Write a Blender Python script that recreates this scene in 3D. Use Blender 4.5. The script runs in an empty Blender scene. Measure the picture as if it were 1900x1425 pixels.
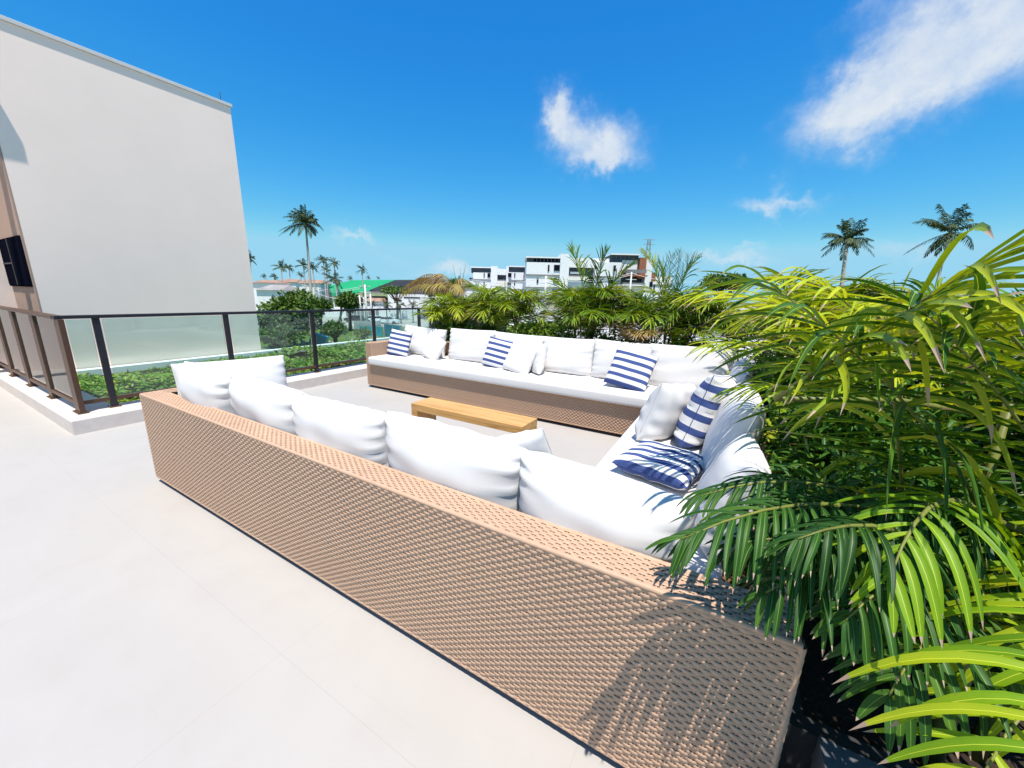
import bpy, math, random
import numpy as np
from mathutils import Vector, Matrix
C = bpy.context
S = C.scene
random.seed(5)
RG = np.random.default_rng(11)
sin, cos, pi, rad = math.sin, math.cos, math.pi, math.radians

# ------------------------------------------------------------------ camera
EYE = 1.5
CF, CP, CR, CY = 703.571, rad(13.188), rad(1.404), rad(-29.893)
fw = Vector((sin(CY)*cos(CP), cos(CY)*cos(CP), -sin(CP)))
rt = Vector((cos(CY), -sin(CY), 0))
dn = fw.cross(rt)                                   # image down
cr = rt*cos(CR) - dn*sin(CR)
cd = rt*sin(CR) + dn*cos(CR)
cam_d = bpy.data.cameras.new('camera')
cam = bpy.data.objects.new('camera', cam_d)
S.collection.objects.link(cam)
cam.matrix_world = Matrix(((cr.x, -cd.x, -fw.x, 0), (cr.y, -cd.y, -fw.y, 0), (cr.z, -cd.z, -fw.z, EYE), (0, 0, 0, 1)))
cam_d.sensor_width = 36
cam_d.lens = 36*CF/1900
cam_d.clip_start = 0.03
cam_d.clip_end = 3000
S.camera = cam

def ray(u, v):
    return fw + cr*((u-950)/CF) + cd*((v-712.5)/CF)   # one metre deep
def at(u, v, d):
    return Vector((0, 0, EYE)) + ray(u, v)*d
def onz(u, v, z):
    r = ray(u, v); return Vector((0, 0, EYE)) + r*((z-EYE)/r.z)

# ------------------------------------------------------------------ light
EL, AZ = rad(71.5), rad(37)
sdir = Vector((sin(AZ)*cos(EL), -cos(AZ)*cos(EL), sin(EL)))
sun_d = bpy.data.lights.new('sun', 'SUN')
sun_d.energy = 5.0
sun_d.angle = rad(0.5)
sun_d.color = (1, .955, .88)
sun = bpy.data.objects.new('sun', sun_d)
S.collection.objects.link(sun)
sun.rotation_euler = sdir.to_track_quat('Z', 'Y').to_euler()
S.view_settings.view_transform = 'Standard'
S.view_settings.look = 'None'
S.view_settings.exposure = EXPO = 0.4
S.view_settings.gamma = 1
S.cycles.max_bounces = 8
S.cycles.transparent_max_bounces = 16

# ------------------------------------------------------------------ node helpers
class NT:
    def __init__(s, tree):
        s.t = tree; s.t.nodes.clear()
    def n(s, typ, **kw):
        nd = s.t.nodes.new(typ)
        for k, v in kw.items():
            if k == 'i':
                for a, b in v.items():
                    if isinstance(b, bpy.types.NodeSocket): s.t.links.new(b, nd.inputs[a])
                    else: nd.inputs[a].default_value = b
            else: setattr(nd, k, v)
        return nd
    def m(s, op, a, b=0.0, c=0.0, clamp=False):
        nd = s.n('ShaderNodeMath', operation=op, use_clamp=clamp)
        for k, x in enumerate((a, b, c)):
            if isinstance(x, bpy.types.NodeSocket): s.t.links.new(x, nd.inputs[k])
            else: nd.inputs[k].default_value = x
        return nd.outputs[0]
    def vm(s, op, a, b=(0, 0, 0)):
        nd = s.n('ShaderNodeVectorMath', operation=op)
        for k, x in enumerate((a, b)):
            if isinstance(x, bpy.types.NodeSocket): s.t.links.new(x, nd.inputs[k])
            else: nd.inputs[k].default_value = x
        return nd
    def mix(s, f, a, b, mode='MIX'):
        nd = s.n('ShaderNodeMix', data_type='RGBA', blend_type=mode)
        for k, x in ((0, f), (6, a), (7, b)):
            if isinstance(x, bpy.types.NodeSocket): s.t.links.new(x, nd.inputs[k])
            else: nd.inputs[k].default_value = (x if k == 0 else (tuple(x)+(1,))[:4])
        return nd.outputs[2]
    def ramp(s, f, stops):
        nd = s.n('ShaderNodeValToRGB')
        e = nd.color_ramp.elements
        while len(e) < len(stops): e.new(.5)
        for q, (p, c) in zip(e, stops):
            q.position = p; q.color = (tuple(c)+(1,))[:4]
        s.t.links.new(f, nd.inputs[0])
        return nd.outputs[0]
    def noise(s, vec, scale, detail=3, rough=.5, dist=0):
        nd = s.n('ShaderNodeTexNoise', i={'Scale': scale, 'Detail': detail, 'Roughness': rough, 'Distortion': dist})
        if vec is not None: s.t.links.new(vec, nd.inputs['Vector'])
        return nd.outputs['Fac']

# ------------------------------------------------------------------ world: sky with a few clouds
W = bpy.data.worlds.new('World'); S.world = W; W.use_nodes = True
w = NT(W.node_tree)
sky = w.n('ShaderNodeTexSky', sky_type='NISHITA', sun_disc=False, sun_elevation=EL, sun_rotation=rad(143),
          altitude=0, air_density=1.0, dust_density=0.3, ozone_density=2.0)
SKYTINT = (0.50, 0.86, 1.28)
hs = w.n('ShaderNodeHueSaturation', i={'Hue': .5, 'Saturation': 1.18, 'Value': 1.0, 'Color': sky.outputs[0]})
sc = w.mix(1.0, hs.outputs[0], SKYTINT, 'MULTIPLY')
sp_ = w.n('ShaderNodeSeparateColor', i={0: sc})
KD, KO = .143, .085*2**EXPO
ch = [w.m('MINIMUM', (.32/KO, .67/KO, .88/KO)[k], w.m('MULTIPLY', w.m('POWER', w.m('MULTIPLY', sp_.outputs[k], KD), g_), a_/KO)) for k, (g_, a_) in enumerate(((1.8, 4.1), (.9, 1.06), (.4, .89)))]
sc = w.n('ShaderNodeCombineColor', i={0: ch[0], 1: ch[1], 2: ch[2]}).outputs[0]
tc = w.n('ShaderNodeTexCoord').outputs['Generated']
n1 = w.n('ShaderNodeTexNoise', i={'Scale': 9.0, 'Detail': 7.0, 'Roughness': .62, 'Vector': tc})
n2 = w.n('ShaderNodeTexNoise', i={'Scale': 30.0, 'Detail': 5.0, 'Roughness': .6, 'Vector': tc})
warp = w.vm('SUBTRACT', n1.outputs['Color'], (.5, .5, .5)).outputs[0]
warp = w.vm('SCALE', warp); warp.inputs[3].default_value = .15
w2 = w.vm('SUBTRACT', n2.outputs['Color'], (.5, .5, .5)).outputs[0]
w2 = w.vm('SCALE', w2); w2.inputs[3].default_value = .05
pv = w.vm('ADD', w.vm('ADD', tc, warp.outputs[0]).outputs[0], w2.outputs[0]).outputs[0]
# each puff: pixel column and row in the photograph turned into a direction, half width, half height, tilt, strength
PUFFS = [(1050, 235, 52, 44, -20, 1.15), (1128, 275, 62, 38, 8, 1.2), (1100, 300, 56, 20, 5, .9), (1035, 212, 30, 28, 0, .9),
         (1590, 215, 100, 62, 20, .8), (1700, 165, 125, 70, 28, .85), (1800, 90, 150, 90, 30, .8), (1880, 20, 140, 80, 25, .75), (1600, 35, 60, 26, 30, .5), (1720, 30, 70, 50, 40, .5), (1560, 180, 60, 40, 10, .5),
         (1415, 380, 42, 18, -10, .95), (1490, 382, 46, 14, 0, .85), (1450, 350, 18, 18, 0, .5), (1370, 295, 16, 14, 0, .25),
         (648, 440, 34, 11, -18, 1.1), (1385, 455, 36, 9, 0, .7), (1300, 475, 60, 10, 0, .6), (1380, 478, 60, 12, 0, .7), (1690, 455, 60, 16, 5, .6),
         (830, 488, 26, 16, 0, .95), (870, 505, 60, 14, 0, .85), (720, 478, 70, 12, -8, .3), (600, 500, 60, 12, 0, .35), (770, 505, 80, 10, 0, .35), (520, 505, 60, 14, 0, .3), (1620, 480, 120, 14, 0, .3)]
dens = None
for (u, v, a, b, tilt, st) in PUFFS:
    c = ray(u, v).normalized()
    k = 1/CF/ray(u, v).length
    rr = cr - c*cr.dot(c); rr.normalize(); dd = c.cross(rr)
    t = rad(-tilt)
    e1 = rr*cos(t) + dd*sin(t); e2 = dd*cos(t) - rr*sin(t)
    df = w.vm('SUBTRACT', pv, tuple(c)).outputs[0]
    x = w.m('MULTIPLY', w.vm('DOT_PRODUCT', df, tuple(e1)).outputs['Value'], 1/(a*k))
    y = w.m('MULTIPLY', w.vm('DOT_PRODUCT', df, tuple(e2)).outputs['Value'], 1/(b*k))
    r2 = w.m('ADD', w.m('MULTIPLY', x, x), w.m('MULTIPLY', y, y))
    g = w.m('MULTIPLY', w.m('POWER', 2.718, w.m('MULTIPLY', r2, -1.0)), st)
    dens = g if dens is None else w.m('ADD', dens, g)
tex = w.m('ADD', w.m('MULTIPLY', w.noise(tc, 20, 8, .6), 1.0), .55)
dens = w.m('MULTIPLY', dens, tex)
mr = w.n('ShaderNodeMapRange', interpolation_type='SMOOTHSTEP', i={'Value': dens, 'From Min': .04, 'From Max': 1.9})
cl = w.m('MULTIPLY', mr.outputs[0], w.m('MULTIPLY_ADD', w.noise(tc, 14, 9, .7), .9, .38, clamp=True))
CLOUD = (7.0, 7.5, 8.0)
skc = w.mix(cl, sc, CLOUD)
bg = w.n('ShaderNodeBackground', i={'Color': skc, 'Strength': .085})
wo = w.n('ShaderNodeOutputWorld'); W.node_tree.links.new(bg.outputs[0], wo.inputs[0])

# ------------------------------------------------------------------ materials
def mat(name, col, rough=.6, var=.12, vscale=4, bump=0, bscale=60, metal=0, spec=.4, col2=None, coords='Object', bdist=.002, det=4):
    m = bpy.data.materials.new(name); m.use_nodes = True
    q = NT(m.node_tree)
    co = q.n('ShaderNodeTexCoord').outputs[coords]
    nz = q.noise(co, vscale, det, .6)
    f = q.m('MULTIPLY_ADD', nz, 2.2, -.6, clamp=True)
    c2 = col2 or tuple(max(0, x*(1-var)) for x in col)
    c1 = col if col2 else tuple(min(1, x*(1+var)) for x in col)
    cc = q.mix(f, c2, c1)
    b = q.n('ShaderNodeBsdfPrincipled', i={'Base Color': cc, 'Roughness': rough, 'Metallic': metal, 'Specular IOR Level': spec})
    if bump:
        bp = q.n('ShaderNodeBump', i={'Strength': bump, 'Distance': bdist, 'Height': q.noise(co, bscale, 5, .6)})
        m.node_tree.links.new(bp.outputs[0], b.inputs['Normal'])
    o = q.n('ShaderNodeOutputMaterial'); m.node_tree.links.new(b.outputs[0], o.inputs[0])
    m['q'] = 1
    return m
M = {}
M['plaster'] = mat('plaster', (.95, .765, .665), .85, .035, .7, .35, 90, bdist=.004)
M['plaster2'] = mat('plaster_cream', (.95, .765, .665), .85, .04, .9, .3, 90, bdist=.004)
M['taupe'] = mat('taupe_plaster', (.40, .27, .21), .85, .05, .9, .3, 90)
M['coping'] = mat('coping', (.62, .6, .58), .5, .05)
M['kerb'] = mat('kerb_stone', (.62, .545, .49), .6, .08, 9, .15, 120)
M['white'] = mat('white_paint', (.84, .82, .80), .6, .05, 1.5)
M['concrete'] = mat('concrete', (.33, .32, .31), .8, .2, 3, .2, 70)
M['greystone'] = mat('grey_stone', (.10, .104, .115), .7, .15, 12, .2, 200)
M['bronze'] = mat('bronze_metal', (.075, .036, .020), .45, .15, 20, metal=.0, spec=.4)
M['blackmetal'] = mat('black_metal', (.014, .014, .02), .4, .15, 20, spec=.4)  # black window metal; also the railing run whose shade is put into its colour
M['steel'] = mat('light_metal', (.5, .5, .52), .35, .1, 10, metal=.5)
M['darkstone'] = mat('dark_stone', (.035, .034, .034), .7, .15, 12, .2, 200)
M['soil'] = mat('soil', (.035, .022, .014), .95, .4, 25, .8, 60, bdist=.02)
M['leafwhite'] = mat('fabric_white', (.70, .672, .65), .9, .02, 3, .25, 500, spec=.15, bdist=.001)
M['fabric_b'] = mat('fabric_white_cool', (.68, .66, .645), .9, .02, 3, .25, 500, spec=.15, bdist=.001)
M['foot'] = mat('foot_black', (.03, .03, .03), .5)
M['trunk'] = mat('palm_trunk', (.40, .36, .31), .9, .25, 6, .5, 30, bdist=.02)
M['bark'] = mat('bark', (.09, .065, .045), .9, .3, 10, .5, 40, bdist=.01)
M['glassdark'] = mat('dark_window', (.006, .008, .016), .3, .2, 1.0, spec=.06)
M['darkopening'] = mat('dark_opening', (.006, .007, .014), .95, .2, 1.0, spec=0)
M['darkgrey'] = mat('dark_panel', (.06, .065, .085), .4, .2, .6)
M['slabgrey'] = mat('slab_grey', (.22, .21, .21), .7, .15, .5)
M['brick'] = mat('terracotta_panel', (.34, .12, .06), .7, .2, .8)
M['greenroof'] = mat('green_roof', (.012, .30, .10), .55, .12, .15)
M['tile'] = mat('roof_tile', (.33, .20, .14), .8, .35, .8)
M['tileg'] = mat('roof_tile_grey', (.30, .27, .25), .8, .3, .6)
M['blackroof'] = mat('dark_roof', (.02, .02, .022), .7, .3, .4)
M['teal'] = mat('teal_sheet', (.03, .33, .40), .45, .25, .6)
M['tealb'] = mat('teal_sheet_deep', (.015, .20, .29), .45, .2, .6)
M['pole'] = mat('pole_concrete', (.62, .60, .57), .8, .1, 1)
M['rubber'] = mat('rubber', (.015, .015, .015), .7)
M['carwhite'] = mat('car_paint_white', (.75, .77, .8), .25, .03, spec=.6)
M['cardark'] = mat('car_paint_dark', (.02, .022, .03), .2, .1, spec=.6)
M['carblue'] = mat('car_paint_blue', (.05, .16, .42), .25, .1, spec=.6)
M['dry'] = mat('dry_frond', (.42, .30, .20), .9, .3, 15)
M['rubble'] = mat('rubble', (.42, .36, .30), .9, .3, 1.2, .5, 10)

def m_floor():
    m = bpy.data.materials.new('porcelain_tile'); m.use_nodes = True; q = NT(m.node_tree)
    co = q.n('ShaderNodeTexCoord').outputs['Object']
    n = q.noise(co, .9, 6, .65, 1.2); n_b = q.noise(co, 5, 5, .6, .6)
    f = q.m('MULTIPLY_ADD', n, 1.8, -.45, clamp=True)
    c = q.mix(f, (.398, .368, .338), (.428, .402, .374))
    c = q.mix(q.m('MULTIPLY', q.m('MULTIPLY_ADD', n_b, 3, -1.5, clamp=True), .16), c, (.33, .27, .23))
    mp = q.n('ShaderNodeMapping', i={'Vector': co, 'Rotation': (0, 0, .5), 'Scale': (.8, 16, 1)}).outputs[0]
    st = q.m('MULTIPLY_ADD', q.noise(mp, 2.0, 7, .72), 7, -4.1, clamp=True)
    c = q.mix(q.m('MULTIPLY', st, .10), c, (.30, .24, .20))
    # joints every 1.2 m
    sp = q.n('ShaderNodeSeparateXYZ', i={0: co})
    def joint(s, off, per):
        fr = q.m('FRACT', q.m('DIVIDE', q.m('ADD', s, off), per))
        d = q.m('MINIMUM', fr, q.m('SUBTRACT', 1.0, fr))
        return q.m('LESS_THAN', d, .0013/per)
    j = q.m('MAXIMUM', joint(sp.outputs[0], 30.27, 1.2), joint(sp.outputs[1], 30.55, 1.2))
    c = q.mix(q.m('MULTIPLY', j, .22), c, (.24, .20, .18))
    b = q.n('ShaderNodeBsdfPrincipled', i={'Base Color': c, 'Roughness': .55, 'Specular IOR Level': .35})
    o = q.n('ShaderNodeOutputMaterial'); m.node_tree.links.new(b.outputs[0], o.inputs[0]); return m
M['floor'] = m_floor()

def m_stripe(axis=1, n=5, off=0.0, cen=0):
    m = bpy.data.materials.new('striped_canvas'); m.use_nodes = True; q = NT(m.node_tree)
    co = q.n('ShaderNodeTexCoord').outputs['UV']
    sp = q.n('ShaderNodeSeparateXYZ', i={0: co})
    fr = q.m('FRACT', q.m('MULTIPLY_ADD', sp.outputs[axis], n, off))
    msk = q.m('LESS_THAN', fr, .46)
    nz = q.noise(q.n('ShaderNodeTexCoord').outputs['Object'], 300, 2)
    nav = q.mix(nz, (.032, .055, .17), (.065, .10, .26))
    c = q.mix(msk, (.70, .675, .65), nav)
    b = q.n('ShaderNodeBsdfPrincipled', i={'Base Color': c, 'Roughness': .85, 'Specular IOR Level': .2})
    bp = q.n('ShaderNodeBump', i={'Strength': .25, 'Distance': .001, 'Height': q.noise(q.n('ShaderNodeTexCoord').outputs['Object'], 500, 2)})
    m.node_tree.links.new(bp.outputs[0], b.inputs['Normal'])
    o = q.n('ShaderNodeOutputMaterial'); m.node_tree.links.new(b.outputs[0], o.inputs[0]); return m
M['stripe'] = m_stripe()
M['stripe_v'] = m_stripe(1, 5.0, .3)

def m_wicker():
    m = bpy.data.materials.new('wicker_strand'); m.use_nodes = True; q = NT(m.node_tree)
    co = q.n('ShaderNodeTexCoord').outputs['Object']
    mp = q.n('ShaderNodeMapping', i={'Vector': co, 'Scale': (12, 12, 220)}).outputs[0]
    g = q.noise(mp, 1.0, 3, .6); h = q.noise(co, 1.1, 3, .6)
    c = q.mix(g, (.37, .215, .138), (.61, .395, .268))
    c = q.mix(q.m('MULTIPLY', h, .45), c, (.62, .42, .27))
    b = q.n('ShaderNodeBsdfPrincipled', i={'Base Color': c, 'Roughness': .5, 'Specular IOR Level': .35})
    o = q.n('ShaderNodeOutputMaterial'); m.node_tree.links.new(b.outputs[0], o.inputs[0]); return m
M['wicker'] = m_wicker()
M['wickerback'] = mat('wicker_core', (.15, .08, .045), .9)

def m_wood():
    m = bpy.data.materials.new('teak'); m.use_nodes = True; q = NT(m.node_tree)
    co = q.n('ShaderNodeTexCoord').outputs['Object']
    mp = q.n('ShaderNodeMapping', i={'Vector': co, 'Scale': (1.5, 28, 28)}).outputs[0]
    g = q.noise(mp, 1.0, 5, .65, .8)
    c = q.ramp(g, [(.3, (.36, .17, .05)), (.5, (.56, .31, .10)), (.7, (.62, .38, .15))])
    b = q.n('ShaderNodeBsdfPrincipled', i={'Base Color': c, 'Roughness': .45, 'Specular IOR Level': .4})
    o = q.n('ShaderNodeOutputMaterial'); m.node_tree.links.new(b.outputs[0], o.inputs[0]); return m
M['wood'] = m_wood()

def m_glass():
    m = bpy.data.materials.new('tinted_glass'); m.use_nodes = True; q = NT(m.node_tree)
    tr = q.n('ShaderNodeBsdfTransparent', i={'Color': (.80, .91, .885, 1)})
    gl = q.n('ShaderNodeBsdfGlossy', i={'Color': (1, 1, 1, 1), 'Roughness': .02})
    df = q.n('ShaderNodeBsdfDiffuse', i={'Color': (.45, .62, .60, 1)})
    co = q.n('ShaderNodeTexCoord').outputs['Object']
    fr = q.n('ShaderNodeFresnel', i={'IOR': 1.35}).outputs[0]
    a = q.n('ShaderNodeMixShader', i={0: q.m('MULTIPLY_ADD', q.noise(co, 3, 4), .03, .01)})
    m.node_tree.links.new(tr.outputs[0], a.inputs[1]); m.node_tree.links.new(df.outputs[0], a.inputs[2])
    b = q.n('ShaderNodeMixShader', i={0: fr})
    m.node_tree.links.new(a.outputs[0], b.inputs[1]); m.node_tree.links.new(gl.outputs[0], b.inputs[2])
    o = q.n('ShaderNodeOutputMaterial'); m.node_tree.links.new(b.outputs[0], o.inputs[0]); return m
M['glass'] = m_glass()

def m_leaf(name, dark, mid, light, trans=.24, tipdry=.0, rough=.5, yellow=None):
    m = bpy.data.materials.new(name); m.use_nodes = True; q = NT(m.node_tree)
    tint = q.n('ShaderNodeAttribute', attribute_name='tint').outputs['Fac']
    tip = q.n('ShaderNodeAttribute', attribute_name='tip').outputs['Fac']
    co = q.n('ShaderNodeTexCoord').outputs['Object']
    nz = q.noise(co, 6, 3, .6)
    f = q.m('MULTIPLY_ADD', q.m('SUBTRACT', nz, .5), .5, tint, clamp=True)
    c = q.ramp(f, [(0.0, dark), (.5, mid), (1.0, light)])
    ac = q.n('ShaderNodeAttribute', attribute_name='across').outputs['Fac']
    vein = q.m('MULTIPLY', q.m('POWER', q.m('ABSOLUTE', q.m('SINE', q.m('MULTIPLY', ac, 11.0))), 6.0), .22)
    mid_ = q.m('MULTIPLY', q.m('LESS_THAN', q.m('ABSOLUTE', ac), .07), .5)
    blot = q.m('MULTIPLY', q.m('GREATER_THAN', q.noise(co, 38, 4, .7), .70), .5)
    c = q.mix(vein, c, tuple(x*.55 for x in mid))
    c = q.mix(mid_, c, tuple(min(1, x*1.5+.05) for x in light))
    c = q.mix(blot, c, (.30, .22, .06))
    if tipdry:
        k = q.m('GREATER_THAN', q.m('ADD', tip, q.m('MULTIPLY', q.m('SUBTRACT', tint, .5), .12)), 1-tipdry)
        c = q.mix(k, c, (.46, .33, .25))
    b = q.n('ShaderNodeBsdfPrincipled', i={'Base Color': c, 'Roughness': rough, 'Specular IOR Level': .28})
    tcol = q.mix(1.0, c, (1.5, 1.35, .5), 'MULTIPLY')
    t = q.n('ShaderNodeBsdfTranslucent', i={'Color': tcol})
    mx = q.n('ShaderNodeMixShader', i={0: trans})
    m.node_tree.links.new(b.outputs[0], mx.inputs[1]); m.node_tree.links.new(t.outputs[0], mx.inputs[2])
    o = q.n('ShaderNodeOutputMaterial'); m.node_tree.links.new(mx.outputs[0], o.inputs[0]); return m
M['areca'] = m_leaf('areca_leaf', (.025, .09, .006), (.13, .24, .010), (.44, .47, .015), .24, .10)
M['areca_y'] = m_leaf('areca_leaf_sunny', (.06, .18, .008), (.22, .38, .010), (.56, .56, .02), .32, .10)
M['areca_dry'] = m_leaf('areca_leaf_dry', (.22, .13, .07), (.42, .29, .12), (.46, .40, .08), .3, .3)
M['areca_d'] = m_leaf('areca_leaf_deep', (.010, .045, .006), (.030, .10, .010), (.17, .28, .02), .18, .08)  # areca leaf again, with the shade among the palms put into its green
M['shrub'] = m_leaf('shrub_leaf', (.015, .07, .008), (.06, .17, .015), (.25, .33, .03), .25)
M['broad'] = m_leaf('broad_leaf', (.07, .20, .01), (.24, .36, .015), (.46, .46, .02), .35)
M['coco'] = m_leaf('coconut_leaf', (.012, .03, .008), (.03, .06, .015), (.14, .16, .04), .15)
M['tree'] = m_leaf('tree_leaf', (.02, .06, .01), (.07, .14, .015), (.20, .25, .04), .15)
M['bed'] = m_leaf('groundcover_leaf', (.05, .15, .015), (.17, .31, .04), (.42, .44, .10), .25)

# ------------------------------------------------------------------ object helpers
def link(o, parent=None):
    S.collection.objects.link(o)
    if parent: o.parent = parent
    return o
def tag(o, label=None, cat=None, group=None, kind=None):
    if label: o['label'] = label
    if cat: o['category'] = cat
    if group: o['group'] = group
    if kind: o['kind'] = kind
    return o
def thing(name, label, cat, loc=(0, 0, 0), rz=0, group=None):
    o = bpy.data.objects.new(name, None); o.empty_display_size = .1
    link(o); o.location = loc; o.rotation_euler = (0, 0, rz)
    return tag(o, label, cat, group)
class MB:
    """collects faces; build() links them as one mesh object"""
    def __init__(s): s.v = []; s.f = []; s.mi = []
    def quad(s, a, b, c, d, mi=0):
        n = len(s.v); s.v += [tuple(a), tuple(b), tuple(c), tuple(d)]; s.f.append((n, n+1, n+2, n+3)); s.mi.append(mi)
    def box(s, x0, y0, z0, x1, y1, z1, mi=0, M4=None):
        n = len(s.v)
        P = [(x0, y0, z0), (x1, y0, z0), (x1, y1, z0), (x0, y1, z0), (x0, y0, z1), (x1, y0, z1), (x1, y1, z1), (x0, y1, z1)]
        if M4 is not None: P = [tuple(M4 @ Vector(p)) for p in P]
        s.v += P
        for f in ((0, 3, 2, 1), (4, 5, 6, 7), (0, 1, 5, 4), (1, 2, 6, 5), (2, 3, 7, 6), (3, 0, 4, 7)):
            s.f.append(tuple(n+i for i in f)); s.mi.append(mi)
        return s
    def prism(s, poly, z0, z1, mi=0, M4=None):
        n = len(s.v); k = len(poly)
        P = [(x, y, z0) for x, y in poly]+[(x, y, z1) for x, y in poly]
        if M4 is not None: P = [tuple(M4 @ Vector(p)) for p in P]
        s.v += P
        s.f.append(tuple(range(n+k-1, n-1, -1))); s.mi.append(mi)
        s.f.append(tuple(range(n+k, n+2*k))); s.mi.append(mi)
        for i in range(k):
            j = (i+1) % k
            s.f.append((n+i, n+j, n+k+j, n+k+i)); s.mi.append(mi)
        return s
    def tube(s, pts, r, seg=8, cap=True, mi=0):
        pts = [Vector(p) for p in pts]; n0 = len(s.v)
        rs = r if isinstance(r, (list, tuple)) else [r]*len(pts)
        for i, p in enumerate(pts):
            t = (pts[min(i+1, len(pts)-1)]-pts[max(i-1, 0)]).normalized()
            a = t.cross(Vector((0, 0, 1)));
            if a.length < .05: a = t.cross(Vector((1, 0, 0)))
            a.normalize(); b = t.cross(a)
            for k in range(seg):
                w_ = 2*pi*k/seg
                s.v.append(tuple(p+(a*cos(w_)+b*sin(w_))*rs[i]))
        for i in range(len(pts)-1):
            for k in range(seg):
                k2 = (k+1) % seg; o = n0+i*seg
                s.f.append((o+k, o+k2, o+seg+k2, o+seg+k)); s.mi.append(mi)
        if cap:
            s.f.append(tuple(n0+k for k in range(seg))[::-1]); s.mi.append(mi)
            o = n0+(len(pts)-1)*seg
            s.f.append(tuple(o+k for k in range(seg))); s.mi.append(mi)
        return s
    def build(s, name, m, parent=None, bevel=0, smooth=False, loc=None):
        me = bpy.data.meshes.new(name)
        vs = s.v
        if loc is not None: vs = [(a-loc[0], b-loc[1], c-loc[2]) for a, b, c in vs]
        me.from_pydata(vs, [], s.f)
        ms = m if isinstance(m, (list, tuple)) else [m]
        for x in ms: me.materials.append(x)
        if len(ms) > 1: me.polygons.foreach_set('material_index', s.mi)
        if smooth: me.polygons.foreach_set('use_smooth', [True]*len(me.polygons))
        me.update()
        o = bpy.data.objects.new(name, me); link(o, parent)
        if loc is not None and parent is None: o.location = loc
        if bevel:
            b = o.modifiers.new('edge', 'BEVEL'); b.width = bevel; b.segments = 2; b.limit_method = 'ANGLE'
        return o
def box(name, m, x0, y0, z0, x1, y1, z1, parent=None, bevel=0):
    return MB().box(x0, y0, z0, x1, y1, z1).build(name, m, parent, bevel)
def npmesh(name, V, F, m, parent=None, attrs=None, smooth=True, uv=None):
    """V (n,3) and quad faces F (k,4) as numpy arrays"""
    me = bpy.data.meshes.new(name)
    V = np.ascontiguousarray(V, np.float32); F = np.ascontiguousarray(F, np.int32)
    me.vertices.add(len(V)); me.vertices.foreach_set('co', V.ravel())
    me.loops.add(F.size); me.loops.foreach_set('vertex_index', F.ravel())
    me.polygons.add(len(F)); me.polygons.foreach_set('loop_start', np.arange(0, F.size, F.shape[1], dtype=np.int32))
    if smooth: me.polygons.foreach_set('use_smooth', np.ones(len(F), bool))
    for x in (m if isinstance(m, (list, tuple)) else [m]): me.materials.append(x)
    for k, a in (attrs or {}).items():
        at_ = me.attributes.new(k, 'FLOAT', 'POINT'); at_.data.foreach_set('value', np.ascontiguousarray(a, np.float32))
    if uv is not None:
        l = me.uv_layers.new(name='UVMap'); l.data.foreach_set('uv', np.ascontiguousarray(uv[F.ravel()], np.float32).ravel())
    me.update(calc_edges=True); me.validate()
    o = bpy.data.objects.new(name, me); return link(o, parent)

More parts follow.
